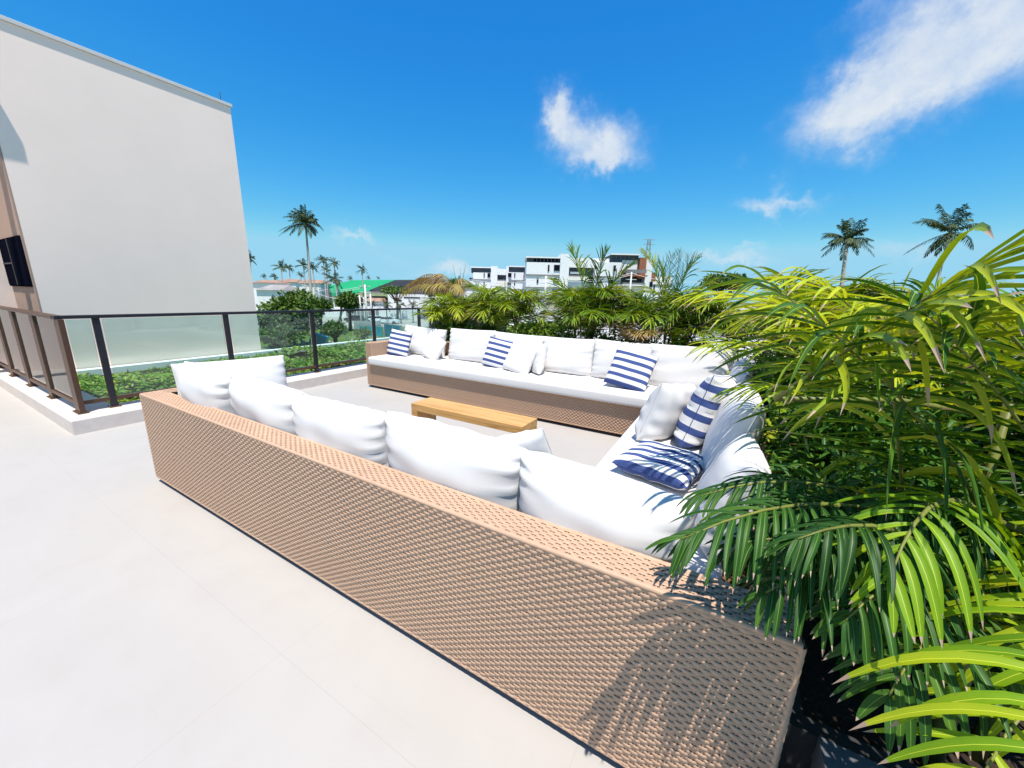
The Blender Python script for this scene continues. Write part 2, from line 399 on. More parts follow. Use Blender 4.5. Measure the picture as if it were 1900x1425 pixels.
# ------------------------------------------------------------------ foliage helpers
def nrm(a): return a/np.maximum(np.linalg.norm(a, axis=-1, keepdims=True), 1e-9)
class Leaves:
    """blades collected as arrays, built as one mesh"""
    def __init__(s): s.V = []; s.F = []; s.t = []; s.p = []; s.a = []; s.n = 0; s.st = MB()
    def strips(s, P0, D, U, L, Wd, droop, seg=5, fold=.35, tint=None, kind='blade', curl=0.0, cut=None):
        P0 = np.asarray(P0, float); n = len(P0); D = nrm(np.asarray(D, float)); U = np.broadcast_to(np.asarray(U, float), (n, 3))
        L = np.broadcast_to(np.asarray(L, float), (n,)); Wd = np.broadcast_to(np.asarray(Wd, float), (n,)); droop = np.broadcast_to(np.asarray(droop, float), (n,))
        t = np.linspace(0, 1, seg+1)[None, :, None]
        tint = np.full(n, .5) if tint is None else np.asarray(tint)
        z = np.array([0, 0, -1.0])
        Tn = D[:, None, :]+z*2*droop[:, None, None]*t
        S0 = nrm(np.cross(D, U)); Tn = Tn+S0[:, None, :]*(RG.normal(0, .16, n)[:, None, None]*t)+nrm(np.cross(S0, D))[:, None, :]*(RG.normal(0, .10, n)[:, None, None]*np.sin(t*4))
        Tn = nrm(Tn)
        step = (Tn[:, 1:]+Tn[:, :-1])/2*(L[:, None, None]/seg)
        P = np.concatenate([P0[:, None, :], P0[:, None, :]+np.cumsum(step, axis=1)], axis=1)
        side = nrm(np.cross(Tn, U[:, None, :]))
        nor = np.cross(side, Tn)
        tt = t[..., 0]
        if kind == 'blade': pr = (tt+.03)**.42*(1-tt)**.72*1.42
        else: pr = (tt+.02)**.8*(1-tt)**.55*2.0
        wd = (Wd[:, None]*pr/2)[..., None]
        mid = P-nor*wd*fold*2
        V = np.stack([P-side*wd, mid, P+side*wd], axis=2).reshape(-1, 3)
        k = seg+1
        base = (np.arange(n)*k*3)[:, None, None]
        i = (np.arange(seg)*3)[None, :, None]
        q = np.array([[0, 1, 4, 3], [1, 2, 5, 4]])
        F = (base[..., None]+i[..., None]+q[None, None]).reshape(-1, 4)+s.n
        s.V.append(V); s.F.append(F); s.n += len(V)
        s.t.append(np.repeat(tint, k*3)); s.p.append(np.broadcast_to(tt[..., None], (n, k, 3)).reshape(-1)); s.a.append(np.tile([-1., 0., 1.], n*k))
    def frond(s, b0, b1, b2, n=26, ll=.35, lw=.022, droop=.35, lift=.25, t0=.18, tint=.5, seg=5, fold=.35, stem=.008, jit=.12, ang=(70, 22), tv=.18, up=None, wind=None):
        b0, b1, b2 = (np.array(tuple(x), float) for x in (b0, b1, b2))
        T = np.linspace(t0, .99, n)+RG.uniform(-.3, .3, n)/n
        T = np.clip(np.concatenate([T, T+.35/n]), 0, 1)
        sg = np.concatenate([np.ones(n), -np.ones(n)])
        t = T[:, None]
        P = (1-t)**2*b0+2*t*(1-t)*b1+t*t*b2
        tan = nrm(2*(1-t)*(b1-b0)+2*t*(b2-b1)+1e-6)
        upv = np.array([0, 0, 1.0]) if up is None else np.array(up)
        side = np.cross(tan, upv)
        bad = np.linalg.norm(side, axis=1) < .25
        alt = np.cross(tan, nrm(np.cross(b2-b0, np.cross(upv, b2-b0))+1e-6))
        side = nrm(np.where(bad[:, None], alt+1e-6, side))
        up2 = np.cross(side, tan)
        a = np.radians(ang[0]+(ang[1]-ang[0])*((T-t0)/(1-t0))**1.2)[:, None]+RG.normal(0, jit*.6, (2*n, 1))
        D = tan*np.cos(a)+side*np.sin(a)*sg[:, None]+up2*(lift+RG.normal(0, jit, (2*n, 1)))
        if wind is not None: D = D+np.array(wind)
        x = (T-t0)/(1-t0)
        L = ll*(np.sin(np.pi*(.14+.76*x))**.75)*RG.uniform(.86, 1.1, 2*n)
        s.strips(P, D, up2, L, lw*RG.uniform(.8, 1.15, 2*n), droop*RG.uniform(.6, 1.5, 2*n), seg, fold, np.clip(tint+RG.normal(0, tv, 2*n), 0, 1))
        pts = []
        for k in range(8):
            q = k/7; pts.append((1-q)**2*b0+2*q*(1-q)*b1+q*q*b2)
        s.st.tube(pts, [stem*(1-.8*k/7) for k in range(8)], 5)
    def build(s, name, m, parent=None, stems='stem', sm=None, loc=None):
        V = np.concatenate(s.V)
        if loc is not None: V = V-np.array(loc)
        o = npmesh(name, V, np.concatenate(s.F), m, parent, {'tint': np.concatenate(s.t), 'tip': np.concatenate(s.p), 'across': np.concatenate(s.a)})
        if s.st.v: s.st.build(stems, sm or M['cane'], parent, smooth=True, loc=loc)
        return o
M['cane'] = mat('green_cane', (.16, .17, .03), .5, .3, 8)
def rvec(): 
    v = RG.normal(size=3); return v/np.linalg.norm(v)
def areca(label, x, y, z0, h, nf=11, ll=.34, lw=.024, spread=.7, m='areca', canes=5, tint=.5, lean=(0, 0), name='areca_palm', cat='palm plant', group=None, n=26, seg=5, extra=None, tight=.18, droop=.35):
    t = thing(name, label, cat, (x, y, z0), 0, group)
    lv = Leaves(); cn = MB()
    for k in range(canes):
        a = RG.uniform(0, 2*pi); r = tight*RG.uniform(.3, 1)
        bx, by = r*cos(a), r*sin(a)
        top = h*RG.uniform(.25, .5)
        tp = (bx*1.6+lean[0]*.3, by*1.6+lean[1]*.3, top)
        cn.tube([(bx, by, 0), (bx*1.2, by*1.2, top*.5), tp], [.016, .014, .010], 6)
        for j in range(max(1, nf//canes+(1 if k < nf % canes else 0))):
            a2 = a+RG.normal(0, 1.1)
            hh = (h-top)*RG.uniform(.55, 1.15); s_ = spread*RG.uniform(.45, 1.1)
            b1 = (tp[0]+.35*s_*cos(a2)+lean[0]*.4, tp[1]+.35*s_*sin(a2)+lean[1]*.4, top+hh*1.05)
            b2 = (tp[0]+s_*cos(a2)+lean[0], tp[1]+s_*sin(a2)+lean[1], top+hh*RG.uniform(.55, .95))
            lv.frond(tp, b1, b2, n, ll, lw, droop, .22, .22, np.clip(tint+RG.normal(0, .15), 0, 1), seg, stem=.006)
    if extra: extra(lv)
    cn.build('cane', M['cane'], t, smooth=True)
    lv.build('foliage', M[m], t, 'frond_stalk')
    return t
def shrub(label, x, y, z0, rx, ry, h, n=1500, ls=.07, m='shrub', name='shrub', cat='shrub', group=None, tint=.45, kind='oval', lumps=9):
    """a bush of small oval leaves growing out of lumps round its stems"""
    t = thing(name, label, cat, (x, y, z0), 0, group)
    lv = Leaves(); st = MB()
    cs = []
    for k in range(lumps):
        a = RG.uniform(0, 2*pi); r = RG.uniform(.1, .75)
        c = np.array([rx*r*cos(a), ry*r*sin(a), h*RG.uniform(.3, .8)]); cs.append(c)
        st.tube([(0, 0, 0), tuple(c*.5+np.array([0, 0, h*.05])), tuple(c)], [.012, .008, .004], 5)
    cs = np.array(cs); idx = RG.integers(0, lumps, n)
    d = nrm(RG.normal(size=(n, 3))); d[:, 2] = np.abs(d[:, 2])*.9-.15; d = nrm(d)
    R = np.array([rx*.45, ry*.45, h*.34])*RG.uniform(.55, 1.15, (n, 1))
    P = cs[idx]+d*R
    D = nrm(d+RG.normal(0, .6, (n, 3))+np.array([0, 0, -.1]))
    U = nrm(np.array([0, 0, 1.0])+RG.normal(0, .45, (n, 3)))
    L = ls*RG.uniform(.6, 1.3, n)
    lt = np.clip(tint+RG.normal(0, .2, n)+.0, 0, 1)
    lv.strips(P, D, U, L, L*.42, .35*RG.uniform(.3, 1.5, n), 3, .25, lt, kind)
    st.build('stem', M['bark'], t, smooth=True)
    lv.build('foliage', M[m], t)
    return t
def lobed_leaf(lv, c, nor, fwd, R, lobes=9, tint=.6):
    """a philodendron leaf: lobes spreading from its midrib"""
    c = np.array(tuple(c)); nor = np.array(tuple(nor), float); fwd = np.array(tuple(fwd), float)
    nor /= np.linalg.norm(nor); fwd = fwd-nor*fwd.dot(nor); fwd /= np.linalg.norm(fwd); sd = np.cross(nor, fwd)
    P = []; D = []; L = []
    for k in range(lobes):
        f = k/(lobes-1)
        for s_ in (-1, 1):
            a = rad(118-108*f)
            P.append(c+fwd*R*(.05+.62*f)); D.append(fwd*cos(a)+sd*sin(a)*s_+nor*.08)
            L.append(R*(.55+.16*sin(pi*f))*(1-.35*f))
    P.append(c+fwd*R*.5); D.append(fwd); L.append(R*.55)
    lv.strips(P, D, nor, L, R*.25, .25, 5, .12, np.clip(tint+RG.normal(0, .06, len(P)), 0, 1), 'oval')
    lv.strips([c], [fwd], nor, [R*.8], [R*.55], .2, 5, .15, [min(1, tint+.1)], 'oval')

# coconut palms far off
def coconut(label, u, vtop, d, vbase=None, lean=0.0, cr_=3.0, nf=17, name='coconut_palm', wind=-.9, group='coconut palms beyond the terrace', trunk_r=.17, tint=.3, ground=-5.0, ubase=None, bend=0):
    c = at(u, vtop, d)
    b = at(ubase if ubase is not None else u, 540, d); b = Vector((b.x, b.y, ground))
    t = thing(name, label, 'palm tree', tuple(b), 0, group)
    tr = MB(); dv = c-b
    R_ = Vector((rt.x, rt.y, 0))
    pts = []; rs = []
    for k in range(9):
        q = k/8
        p = dv*q+R_*(bend*sin(pi*q)); pts.append(tuple(p)); rs.append(trunk_r*(1.35-.6*q) if k else trunk_r*1.8)
    tr.tube(pts, rs, 8).build('trunk', M['trunk'], t, smooth=True)
    lv = Leaves(); lv.st = MB(); cc = np.array(tuple(dv))
    Rv = np.array([rt.x, rt.y, 0])
    for k in range(nf):
        a = 2*pi*k/nf*2.4+RG.uniform(-.3, .3); e = RG.uniform(-.5, .9) if k % 3 else RG.uniform(.5, 1.35)
        dr = np.array([cos(a)*cos(e), sin(a)*cos(e), sin(e)])
        L = cr_*RG.uniform(.8, 1.1)
        b1 = cc+dr*L*.55+Rv*wind*.12*L*.5+np.array([0, 0, .12*L])
        b2 = cc+dr*L*.98+Rv*wind*.25*L+np.array([0, 0, (-.24 if k % 2 else -.42)*L*cos(e)])
        lv.frond(cc, b1, b2, 26, cr_*.28, cr_*.040, .8, -.02, .10, tint+RG.uniform(-.25, .3), 2, .2, stem=.03*cr_/3, ang=(75, 25), wind=tuple(Rv*wind*.35))
    for k in range(5):
        a = RG.uniform(0, 2*pi)
        p = cc+np.array([cos(a)*.25, sin(a)*.25, -.2])
        lv.strips([p], [(0, 0, -1)], (cos(a), sin(a), 0), [.35], [.3], 0, 3, .4, [.3], 'oval')
    lv.build('crown', M['coco'], t, 'frond_stalk')
    return t
def tree(label, u, v0, v1, u0, u1, d, n=2600, ls=.55, name='leafy_tree', m='tree', group=None, tint=.45, base=-5.0, lumps=26, cat='tree'):
    """crown fills the box u0..u1, v0..v1 of the photograph at depth d"""
    top = at(u, v0, d); bot = at(u, v1, d); w_ = (at(u1, (v0+v1)/2, d)-at(u0, (v0+v1)/2, d)).length/2
    h = (top.z-bot.z)/2; c0 = Vector((top.x, top.y, (top.z+bot.z)/2))
    b = Vector((c0.x, c0.y, base))
    t = thing(name, label, cat, tuple(b), 0, group)
    cz = np.array([0, 0, c0.z-base])
    lv = Leaves(); st = MB()
    st.tube([(0, 0, 0), (.1, 0, cz[2]*.45), (0, .1, cz[2])], [.32, .25, .12], 8)
    cs = []
    for k in range(lumps):
        dr = rvec(); dr[2] = abs(dr[2])*1.0-.3 if k % 3 else dr[2]
        p = cz+dr*np.array([w_*.68, w_*.68, h*.66])*RG.uniform(.6, 1.05); cs.append(p)
        if k % 2 == 0: st.tube([tuple(cz*.6), tuple((cz*.6+p)/2+np.array([0, 0, -.2])), tuple(p)], [.14, .09, .03], 5)
    cs = np.array(cs); idx = RG.integers(0, lumps, n)
    dd = nrm(RG.normal(size=(n, 3)))
    P = cs[idx]+dd*np.array([w_*.33, w_*.33, h*.33])*RG.uniform(.5, 1.1, (n, 1))
    D = nrm(dd*.6+RG.normal(0, .6, (n, 3))); U = nrm(dd+np.array([0, 0, .7])+RG.normal(0, .3, (n, 3)))
    L = ls*RG.uniform(.6, 1.2, n)
    lv.strips(P, D, U, L, L*.55, .2, 2, .2, np.clip(tint+RG.normal(0, .2, n), 0, 1), 'oval')
    st.build('trunk', M['bark'], t, smooth=True); lv.build('crown', M[m], t)
    return t

# ------------------------------------------------------------------ terrace and ground
G = -5.0
fl = MB()
fl.quad((-5.66, -8, 0), (14, -8, 0), (14, 26, 0), (-5.66, 26, 0)); fl.quad((-16, -8, 0), (-5.66, -8, 0), (-5.66, .92, 0), (-16, .92, 0))
tag(fl.build('terrace_floor', M['floor']), kind='structure')
def m_ground():
    m = bpy.data.materials.new('ground'); m.use_nodes = True; q = NT(m.node_tree)
    co = q.n('ShaderNodeTexCoord').outputs['Object']
    n = q.noise(co, .035, 5, .6); n_b = q.noise(co, .5, 5, .7)
    f = q.m('MULTIPLY_ADD', q.m('ADD', q.m('MULTIPLY', n, .7), q.m('MULTIPLY', n_b, .3)), 7, -3.4, clamp=True)
    c = q.mix(f, (.10, .15, .03), (.42, .38, .32))
    b = q.n('ShaderNodeBsdfPrincipled', i={'Base Color': c, 'Roughness': .95, 'Specular IOR Level': .1})
    o = q.n('ShaderNodeOutputMaterial'); m.node_tree.links.new(b.outputs[0], o.inputs[0]); return m
g = MB(); g.quad((-1800, -1800, G), (1800, -1800, G), (1800, 1800, G), (-1800, 1800, G))
tag(g.build('ground', m_ground()), kind='structure')
# podium that carries the terrace
pm = MB(); pm.box(-5.9, -8, G+.01, 14, 26, -.02); pm.box(-9.0, 1.0, G+.01, -5.9, 26, -.12); pm.box(-16, -8, G+.01, -5.9, .9, -.02)
tag(pm.build('terrace_podium', M['concrete']), kind='structure')

kb = MB()
kb.prism([(-5.66, .92), (-5.66, 26), (-6.14, 26), (-6.14, 1.34), (-16, 1.34), (-16, .92)], -.1, .15)
tag(kb.build('stone_kerb', M['kerb'], bevel=.006), 'low pale stone kerb with a corner, under the glass railing', 'kerb')
pp = MB().box(-9.02, 1.36, -.1, -8.86, 26, .17)
tag(pp.build('parapet', M['white'], bevel=.005), 'thin white parapet edge beyond the planted roof bed', 'parapet')
bs = MB(); bs.quad((-8.86, 1.34, .06), (-6.14, 1.34, .06), (-6.14, 26, .06), (-8.86, 26, .06))
tag(bs.build('planting_bed', M['soil']), kind='structure')
# ground cover
lv = Leaves(); n = 26000
yy = 1.4+24*RG.uniform(0, 1, n)**1.35; xx = RG.uniform(-8.8, -6.2, n)
hh = .05+.06*np.sin(xx*2.7+yy*1.1)+.05*np.sin(yy*3.3-xx*1.9)+RG.uniform(0, .07, n)
dn_ = np.sin(xx*3.1+1)*np.sin(yy*2.3)+.5*np.sin(xx*7+yy*5)
keep = (dn_ > -.95) & ~((RG.uniform(0, 1, n) < .25) & (yy < 2.6))
xx, yy, hh = xx[keep], yy[keep], hh[keep]; n = len(xx)
D = RG.normal(size=(n, 3)); D[:, 2] = np.abs(D[:, 2])*.4
L = RG.uniform(.05, .11, n)*(1+.05*(yy-2))
lv.strips(np.stack([xx, yy, np.maximum(hh*.7+.06, .06)], 1), D, nrm(np.array([0, 0, 1.0])+RG.normal(0, .3, (n, 3))), L, L*.6, .3, 2, .2, np.clip(.45+RG.normal(0, .25, n)+.2*np.sin(xx*5)*np.sin(yy*4), 0, 1), 'oval')
o = lv.build('groundcover', M['bed']); tag(o, 'low creeping green ground cover on the roof bed behind the glass', 'ground cover', kind='stuff')

# ------------------------------------------------------------------ glass railing (one thing with posts, rails, panes)
rl = thing('glass_railing', 'dark metal railing with clear glass panes, turning a corner on the stone kerb', 'railing', (-6, 1.06, .15))
def rp(name, m, x0, y0, z0, x1, y1, z1, bv=.003, par=None):
    return box(name, m, x0+6, y0-1.06, z0-.15, x1+6, y1-1.06, z1-.15, par or rl, bv)
rp('top_rail', M['blackmetal'], -6.035, 1.03, 1.15, -5.965, 9.95, 1.185)  # same railing, its shade put into a black colour
rp('top_rail', M['bronze'], -16, 1.025, 1.15, -6.037, 1.095, 1.185)
rp('bottom_rail', M['bronze'], -6.02, 1.095, .23, -5.98, 9.9, .27, .002)
rp('bottom_rail', M['bronze'], -16, 1.045, .23, -6.037, 1.085, .27, .002)
def post(x, y, along):
    # 'along' x: wide face looks at -Y
    a, b = (.085, .022) if along == 'x' else (.022, .028)
    p = rp('post', M['bronze' if along == 'x' else 'blackmetal'], x-a, y-b, .16, x+a, y+b, 1.149)  # y run: same posts, their shaded side coloured black
    rp('base_plate', M['bronze'], x-a-.02, y-b-.02, .151, x+a+.02, y+b+.02, .163, .002, None)
    return p
for k in range(8): post(-6.0-1.06*k, 1.065, 'x')
ys = [1.33+(1.235)*k for k in range(8)]
for y in ys: post(-6.0, y, 'y')
for k in range(7):
    rp('glass_pane', M['glass'], -6.0-1.06*(k+1)+.075, 1.06, .275, -6.0-1.06*k-.085, 1.068, 1.14, 0)
    for sx in (-6.0-1.06*(k+1)+.062, -6.0-1.06*k-.076): rp('clamp_strip', M['steel'], sx, 1.05, .16, sx+.011, 1.078, .78, 0)
prev = 1.1
for y in ys:
    if y-.03 > prev: rp('glass_pane', M['glass'], -6.004, prev+.012, .275, -5.996, y-.045, 1.14, 0)
    prev = y+.035

# ------------------------------------------------------------------ the neighbouring building on the left
bl = thing('cream_building', 'tall blank cream plaster building wall beyond the railing at the left', 'building', (-9.05, 1.47, 0))
def bp_(name, m, x0, y0, z0, x1, y1, z1, bv=0, par=None): return box(name, m, x0+9.05, y0-1.47, z0, x1+9.05, y1-1.47, z1, par or bl, bv)
bp_('wall', M['plaster'], -16, 1.47, G, -9.05, 4.47, 4.93)
bp_('wall', M['plaster2'], -16, -8, G, -10.5, 1.468, 4.89)
bp_('coping', M['coping'], -16, 1.25, 4.932, -9.022, 4.50, 4.985, .004)
bp_('roof_slab', M['plaster2'], -16, -8, 4.90, -10.46, 1.22, 5.15)
bp_('roof_beam', M['plaster2'], -8.95, -8, 4.90, -8.70, 1.22, 5.15)  # unseen beam, added and shaped to cast the wedge shadow on the wall
for yb in (-7, -4.5, -2): bp_('beam_bracket', M['plaster2'], -10.458, yb, 4.95, -8.952, yb+.15, 5.1)  # added only to carry the shadow-casting beam
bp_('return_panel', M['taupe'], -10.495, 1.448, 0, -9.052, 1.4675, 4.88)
fr = bp_('window', M['darkopening'], -10.48, 1.425, 1.45, -9.09, 1.446, 2.17)
bp_('pane', M['darkopening'], -10.45, 1.416, 1.47, -9.11, 1.4245, 2.15, 0, fr)
bp_('mullion', M['blackmetal'], -9.80, 1.406, 1.47, -9.77, 1.4155, 2.15, 0, fr)
bp_('mullion', M['blackmetal'], -10.44, 1.408, 1.79, -9.81, 1.4155, 1.81, 0, fr)
rd = MB().tube([(0, 2.85, 4.98), (0, 2.85, 5.12)], .006, 5); rd.build('lightning_rod', M['bronze'], bl)

# ------------------------------------------------------------------ woven sofas
class Weave:
    def __init__(s): s.V = []; s.F = []; s.n = 0
    def add(s, V, F): s.V.append(V.reshape(-1, 3)); s.F.append(F+s.n); s.n += len(s.V[-1])
    def panel(s, O, U, V, N, lu, lv_, pitch=.0132, per=.044, amp=.0019):
        O, U, V, N = (np.array(x, float) for x in (O, U, V, N))
        nr = max(1, round(lv_/pitch)); pitch = lv_/nr
        ns = max(2, int(lu/per*6)); uu = np.linspace(0, lu, ns+1)
        vo = np.array([-.485, -.42, .42, .485])*pitch; no = np.array([-.0008, .0004, .0004, -.0008])
        for r in range(nr):
            ph = pi*(r % 2)
            wv = amp*np.tanh(2.2*np.cos(2*pi*uu/per+ph))+RG.normal(0, .0002, ns+1)
            c = (r+.5)*pitch+RG.normal(0, .0005)
            P = O+uu[:, None, None]*U+(c+vo)[None, :, None]*V+(wv[:, None]+no[None, :]+.005)[..., None]*N
            i = np.arange(ns)[:, None]*4; k = np.arange(3)[None]
            F = np.stack([i+k, i+4+k, i+5+k, i+1+k], -1).reshape(-1, 4)
            s.add(P, F)
        nc = int(lu/per*2)
        us = np.arange(nc)*per/2
        us = us[(us > .004) & (us < lu-.004)]
        vv = np.array([0, lv_])
        P = O+(us[:, None, None, None]+np.array([-.0026, .0026])[None, None, :, None])*U+vv[None, :, None, None]*V+.0042*N
        nq = len(us); b = np.arange(nq)[:, None]*4
        s.add(P, b+np.array([[0, 1, 3, 2]]))
    def edge(s, A, B, r=.0085, per=.030):
        A, B = np.array(A, float), np.array(B, float); L = np.linalg.norm(B-A); T = (B-A)/L
        n = int(L/per*4); q = np.linspace(0, 1, n+1)
        a = np.cross(T, [0, 0, 1.0]); a = a if np.linalg.norm(a) > .1 else np.cross(T, [1.0, 0, 0]); a /= np.linalg.norm(a); b = np.cross(T, a)
        rr = r*(1+.16*(np.mod(q*L/per, 1.0)))
        w_ = np.arange(8)*2*pi/8
        P = A+q[:, None, None]*(B-A)+rr[:, None, None]*(np.cos(w_)[None, :, None]*a+np.sin(w_)[None, :, None]*b)
        i = np.arange(n)[:, None]*8; k = np.arange(8)[None]; k2 = (k+1) % 8
        F = np.stack([i+k, i+k2, i+8+k2, i+8+k], -1).reshape(-1, 4)
        s.add(P, F)
    def build(s, parent, off):
        return npmesh('wicker_weave', np.concatenate(s.V)-np.array(off), np.concatenate(s.F), M['wicker'], parent, smooth=False)
def seat_cushion(parent, off, x0, y0, z0, x1, y1, z1, name='seat_cushion'):
    nx, ny = max(4, int((x1-x0)/.06)), max(4, int((y1-y0)/.06))
    mb = MB().box(0, 0, 0, 1, 1, 1); mb.v = [(x0+(x1-x0)*a-off[0], y0+(y1-y0)*b-off[1], z0+(z1-z0)*c-off[2]) for a, b, c in mb.v]
    o = mb.build(name, M['leafwhite'], parent)
    b = o.modifiers.new('soft', 'BEVEL'); b.width = .028; b.segments = 5
    for p in o.data.polygons: p.use_smooth = True
    return o
HS = .72
# front sofa
SX0, SX1, SY = -3.774, .25, .974
of = (SX0, SY, 0)
fs = thing('wicker_sofa', 'long brown wicker sofa seen from behind, nearest, its woven back toward us', 'sofa', of)
i_ = .012
bk = MB().box(SX0+i_, SY+i_, .04, SX1-i_, SY+.142-i_, HS-i_); bk.box(SX0+i_, SY+.131, .04, SX0+.13, 1.82, HS-i_); bk.box(SX0+.131, SY+.132, .04, SX1-i_, 1.81, .38)
bk.build('frame', M['wickerback'], fs, loc=of)
wv = Weave()
wv.panel((SX0+.008, SY+.008, .045), (1, 0, 0), (0, 0, 1), (0, -1, 0), SX1-SX0-.016, HS-.06)
wv.panel((SX0+.01, SY+.008, HS-.008), (1, 0, 0), (0, 1, 0), (0, 0, 1), SX1-SX0-.02, .126)
wv.panel((SX0+.008, SY+.01, .045), (0, 1, 0), (0, 0, 1), (-1, 0, 0), .84, HS-.06)
wv.panel((SX0+.01, SY+.136, HS-.008), (0, 1, 0), (1, 0, 0), (0, 0, 1), .70, .126)
wv.panel((SX0+.01, 1.822, .045), (1, 0, 0), (0, 0, 1), (0, 1, 0), 3.2, .33)
wv.panel((SX1-.008, SY+.01, .045), (0, 1, 0), (0, 0, 1), (1, 0, 0), .84, HS-.06)
wv.panel((SX0+.13, SY+.136, .38), (1, 0, 0), (0, 0, 1), (0, 1, 0), 3.7, .33)
e = .009
for A, B in (((SX0+e, SY+e, HS-e), (SX1-e, SY+e, HS-e)), ((SX0+e, SY+e, .045), (SX0+e, SY+e, HS-e)), ((SX1-e, SY+e, .045), (SX1-e, SY+e, HS-e)), ((SX0+e, SY+e, HS-e), (SX0+e, 1.82, HS-e)),
             ((SX0+.14, SY+.135, HS-e), (SX1-e, SY+.135, HS-e)), ((SX0+e, SY+e, .045), (SX1-e, SY+e, .045))):
    wv.edge(A, B)
wv.build(fs, of)
for x in (SX0+.05, -1.8, SX1-.05):
    for y in (SY+.05, 1.75): MB().tube([(x, y, 0), (x, y, .045)], .018, 10).build('foot', M['foot'], fs, loc=of)
seat_cushion(fs, of, SX0+.135, SY+.15, .385, SX1-.16, 1.86, .505)
# side sofa
oS = (-.58, 1.87, 0)
ss = thing('wicker_sofa', 'short side section of the wicker seating, between the two long sofas under the palms', 'sofa', oS)
MB().box(.12, 1.87, .04, .238, 4.0, HS-i_).box(-.57, 1.87, .04, .119, 4.0, .38).build('frame', M['wickerback'], ss, loc=oS)
wv = Weave(); wv.panel((-.575, 1.88, .045), (0, 1, 0), (0, 0, 1), (-1, 0, 0), 2.1, .33)
wv.panel((.115, 1.84, HS-.008), (0, 1, 0), (1, 0, 0), (0, 0, 1), 2.16, .126); wv.panel((.242, 1.84, .045), (0, 1, 0), (0, 0, 1), (1, 0, 0), 2.16, HS-.06)
wv.build(ss, oS)
for y in (1.95, 3.9):
    for x in (-.5, .18): MB().tube([(x, y, 0), (x, y, .045)], .018, 10).build('foot', M['foot'], ss, loc=oS)
seat_cushion(ss, oS, -.62, 1.865, .385, .09, 3.95, .505)
# far sofa
FX0, FY, FX1 = -4.995, 4.005, .25
oF = (FX0, FY, 0)
ff = thing('wicker_sofa', 'long wicker sofa facing us along the far side, with a row of white cushions', 'sofa', oF)
MB().box(FX0+i_, FY+i_, .04, FX0+.124, 4.99, HS-i_).box(FX0+.125, FY+i_, .04, FX1-i_, 4.86, .38).box(FX0+.125, 4.861, .04, FX1-i_, 4.99, HS-i_).build('frame', M['wickerback'], ff, loc=oF)
wv = Weave()
wv.panel((FX0+.13, FY+.008, .045), (1, 0, 0), (0, 0, 1), (0, -1, 0), 4.3, .335, .019, .046, .0034)
wv.panel((FX0+.008, FY+.008, .045), (1, 0, 0), (0, 0, 1), (0, -1, 0), .12, HS-.06, .019, .04, .003)
wv.panel((FX0+.01, FY+.01, HS-.008), (0, 1, 0), (1, 0, 0), (0, 0, 1), .98, .12)
wv.panel((FX0+.132, FY+.01, .38), (0, 1, 0), (0, 0, 1), (1, 0, 0), .86, .325, .019, .046, .003)
wv.panel((FX0+.008, FY+.01, .045), (0, 1, 0), (0, 0, 1), (-1, 0, 0), .98, HS-.06)
wv.panel((FX0+.13, 4.866, HS-.008), (1, 0, 0), (0, 1, 0), (0, 0, 1), 5.1, .12)
for A, B in (((FX0+e, FY+e, HS-e), (FX0+.13, FY+e, HS-e)), ((FX0+e, FY+e, .045), (FX0+e, FY+e, HS-e)), ((FX0+.13, FY+e, .39), (FX0+.13, FY+e, HS-e)), ((FX0+.13, FY+e, HS-e), (FX0+.13, 4.86, HS-e)), ((FX0+e, FY+e, HS-e), (FX0+e, 4.98, HS-e)), ((FX0+e, FY+e, .047), (-.6, FY+e, .047))):
    wv.edge(A, B)
wv.build(ff, oF)
for x in (FX0+.05, -3.6, -2.2, -.9):
    for y in (FY+.05, 4.9): MB().tube([(x, y, 0), (x, y, .045)], .018, 10).build('foot', M['foot'], ff, loc=oF)
seat_cushion(ff, oF, FX0+.095, FY-.05, .385, .09, 4.84, .505)

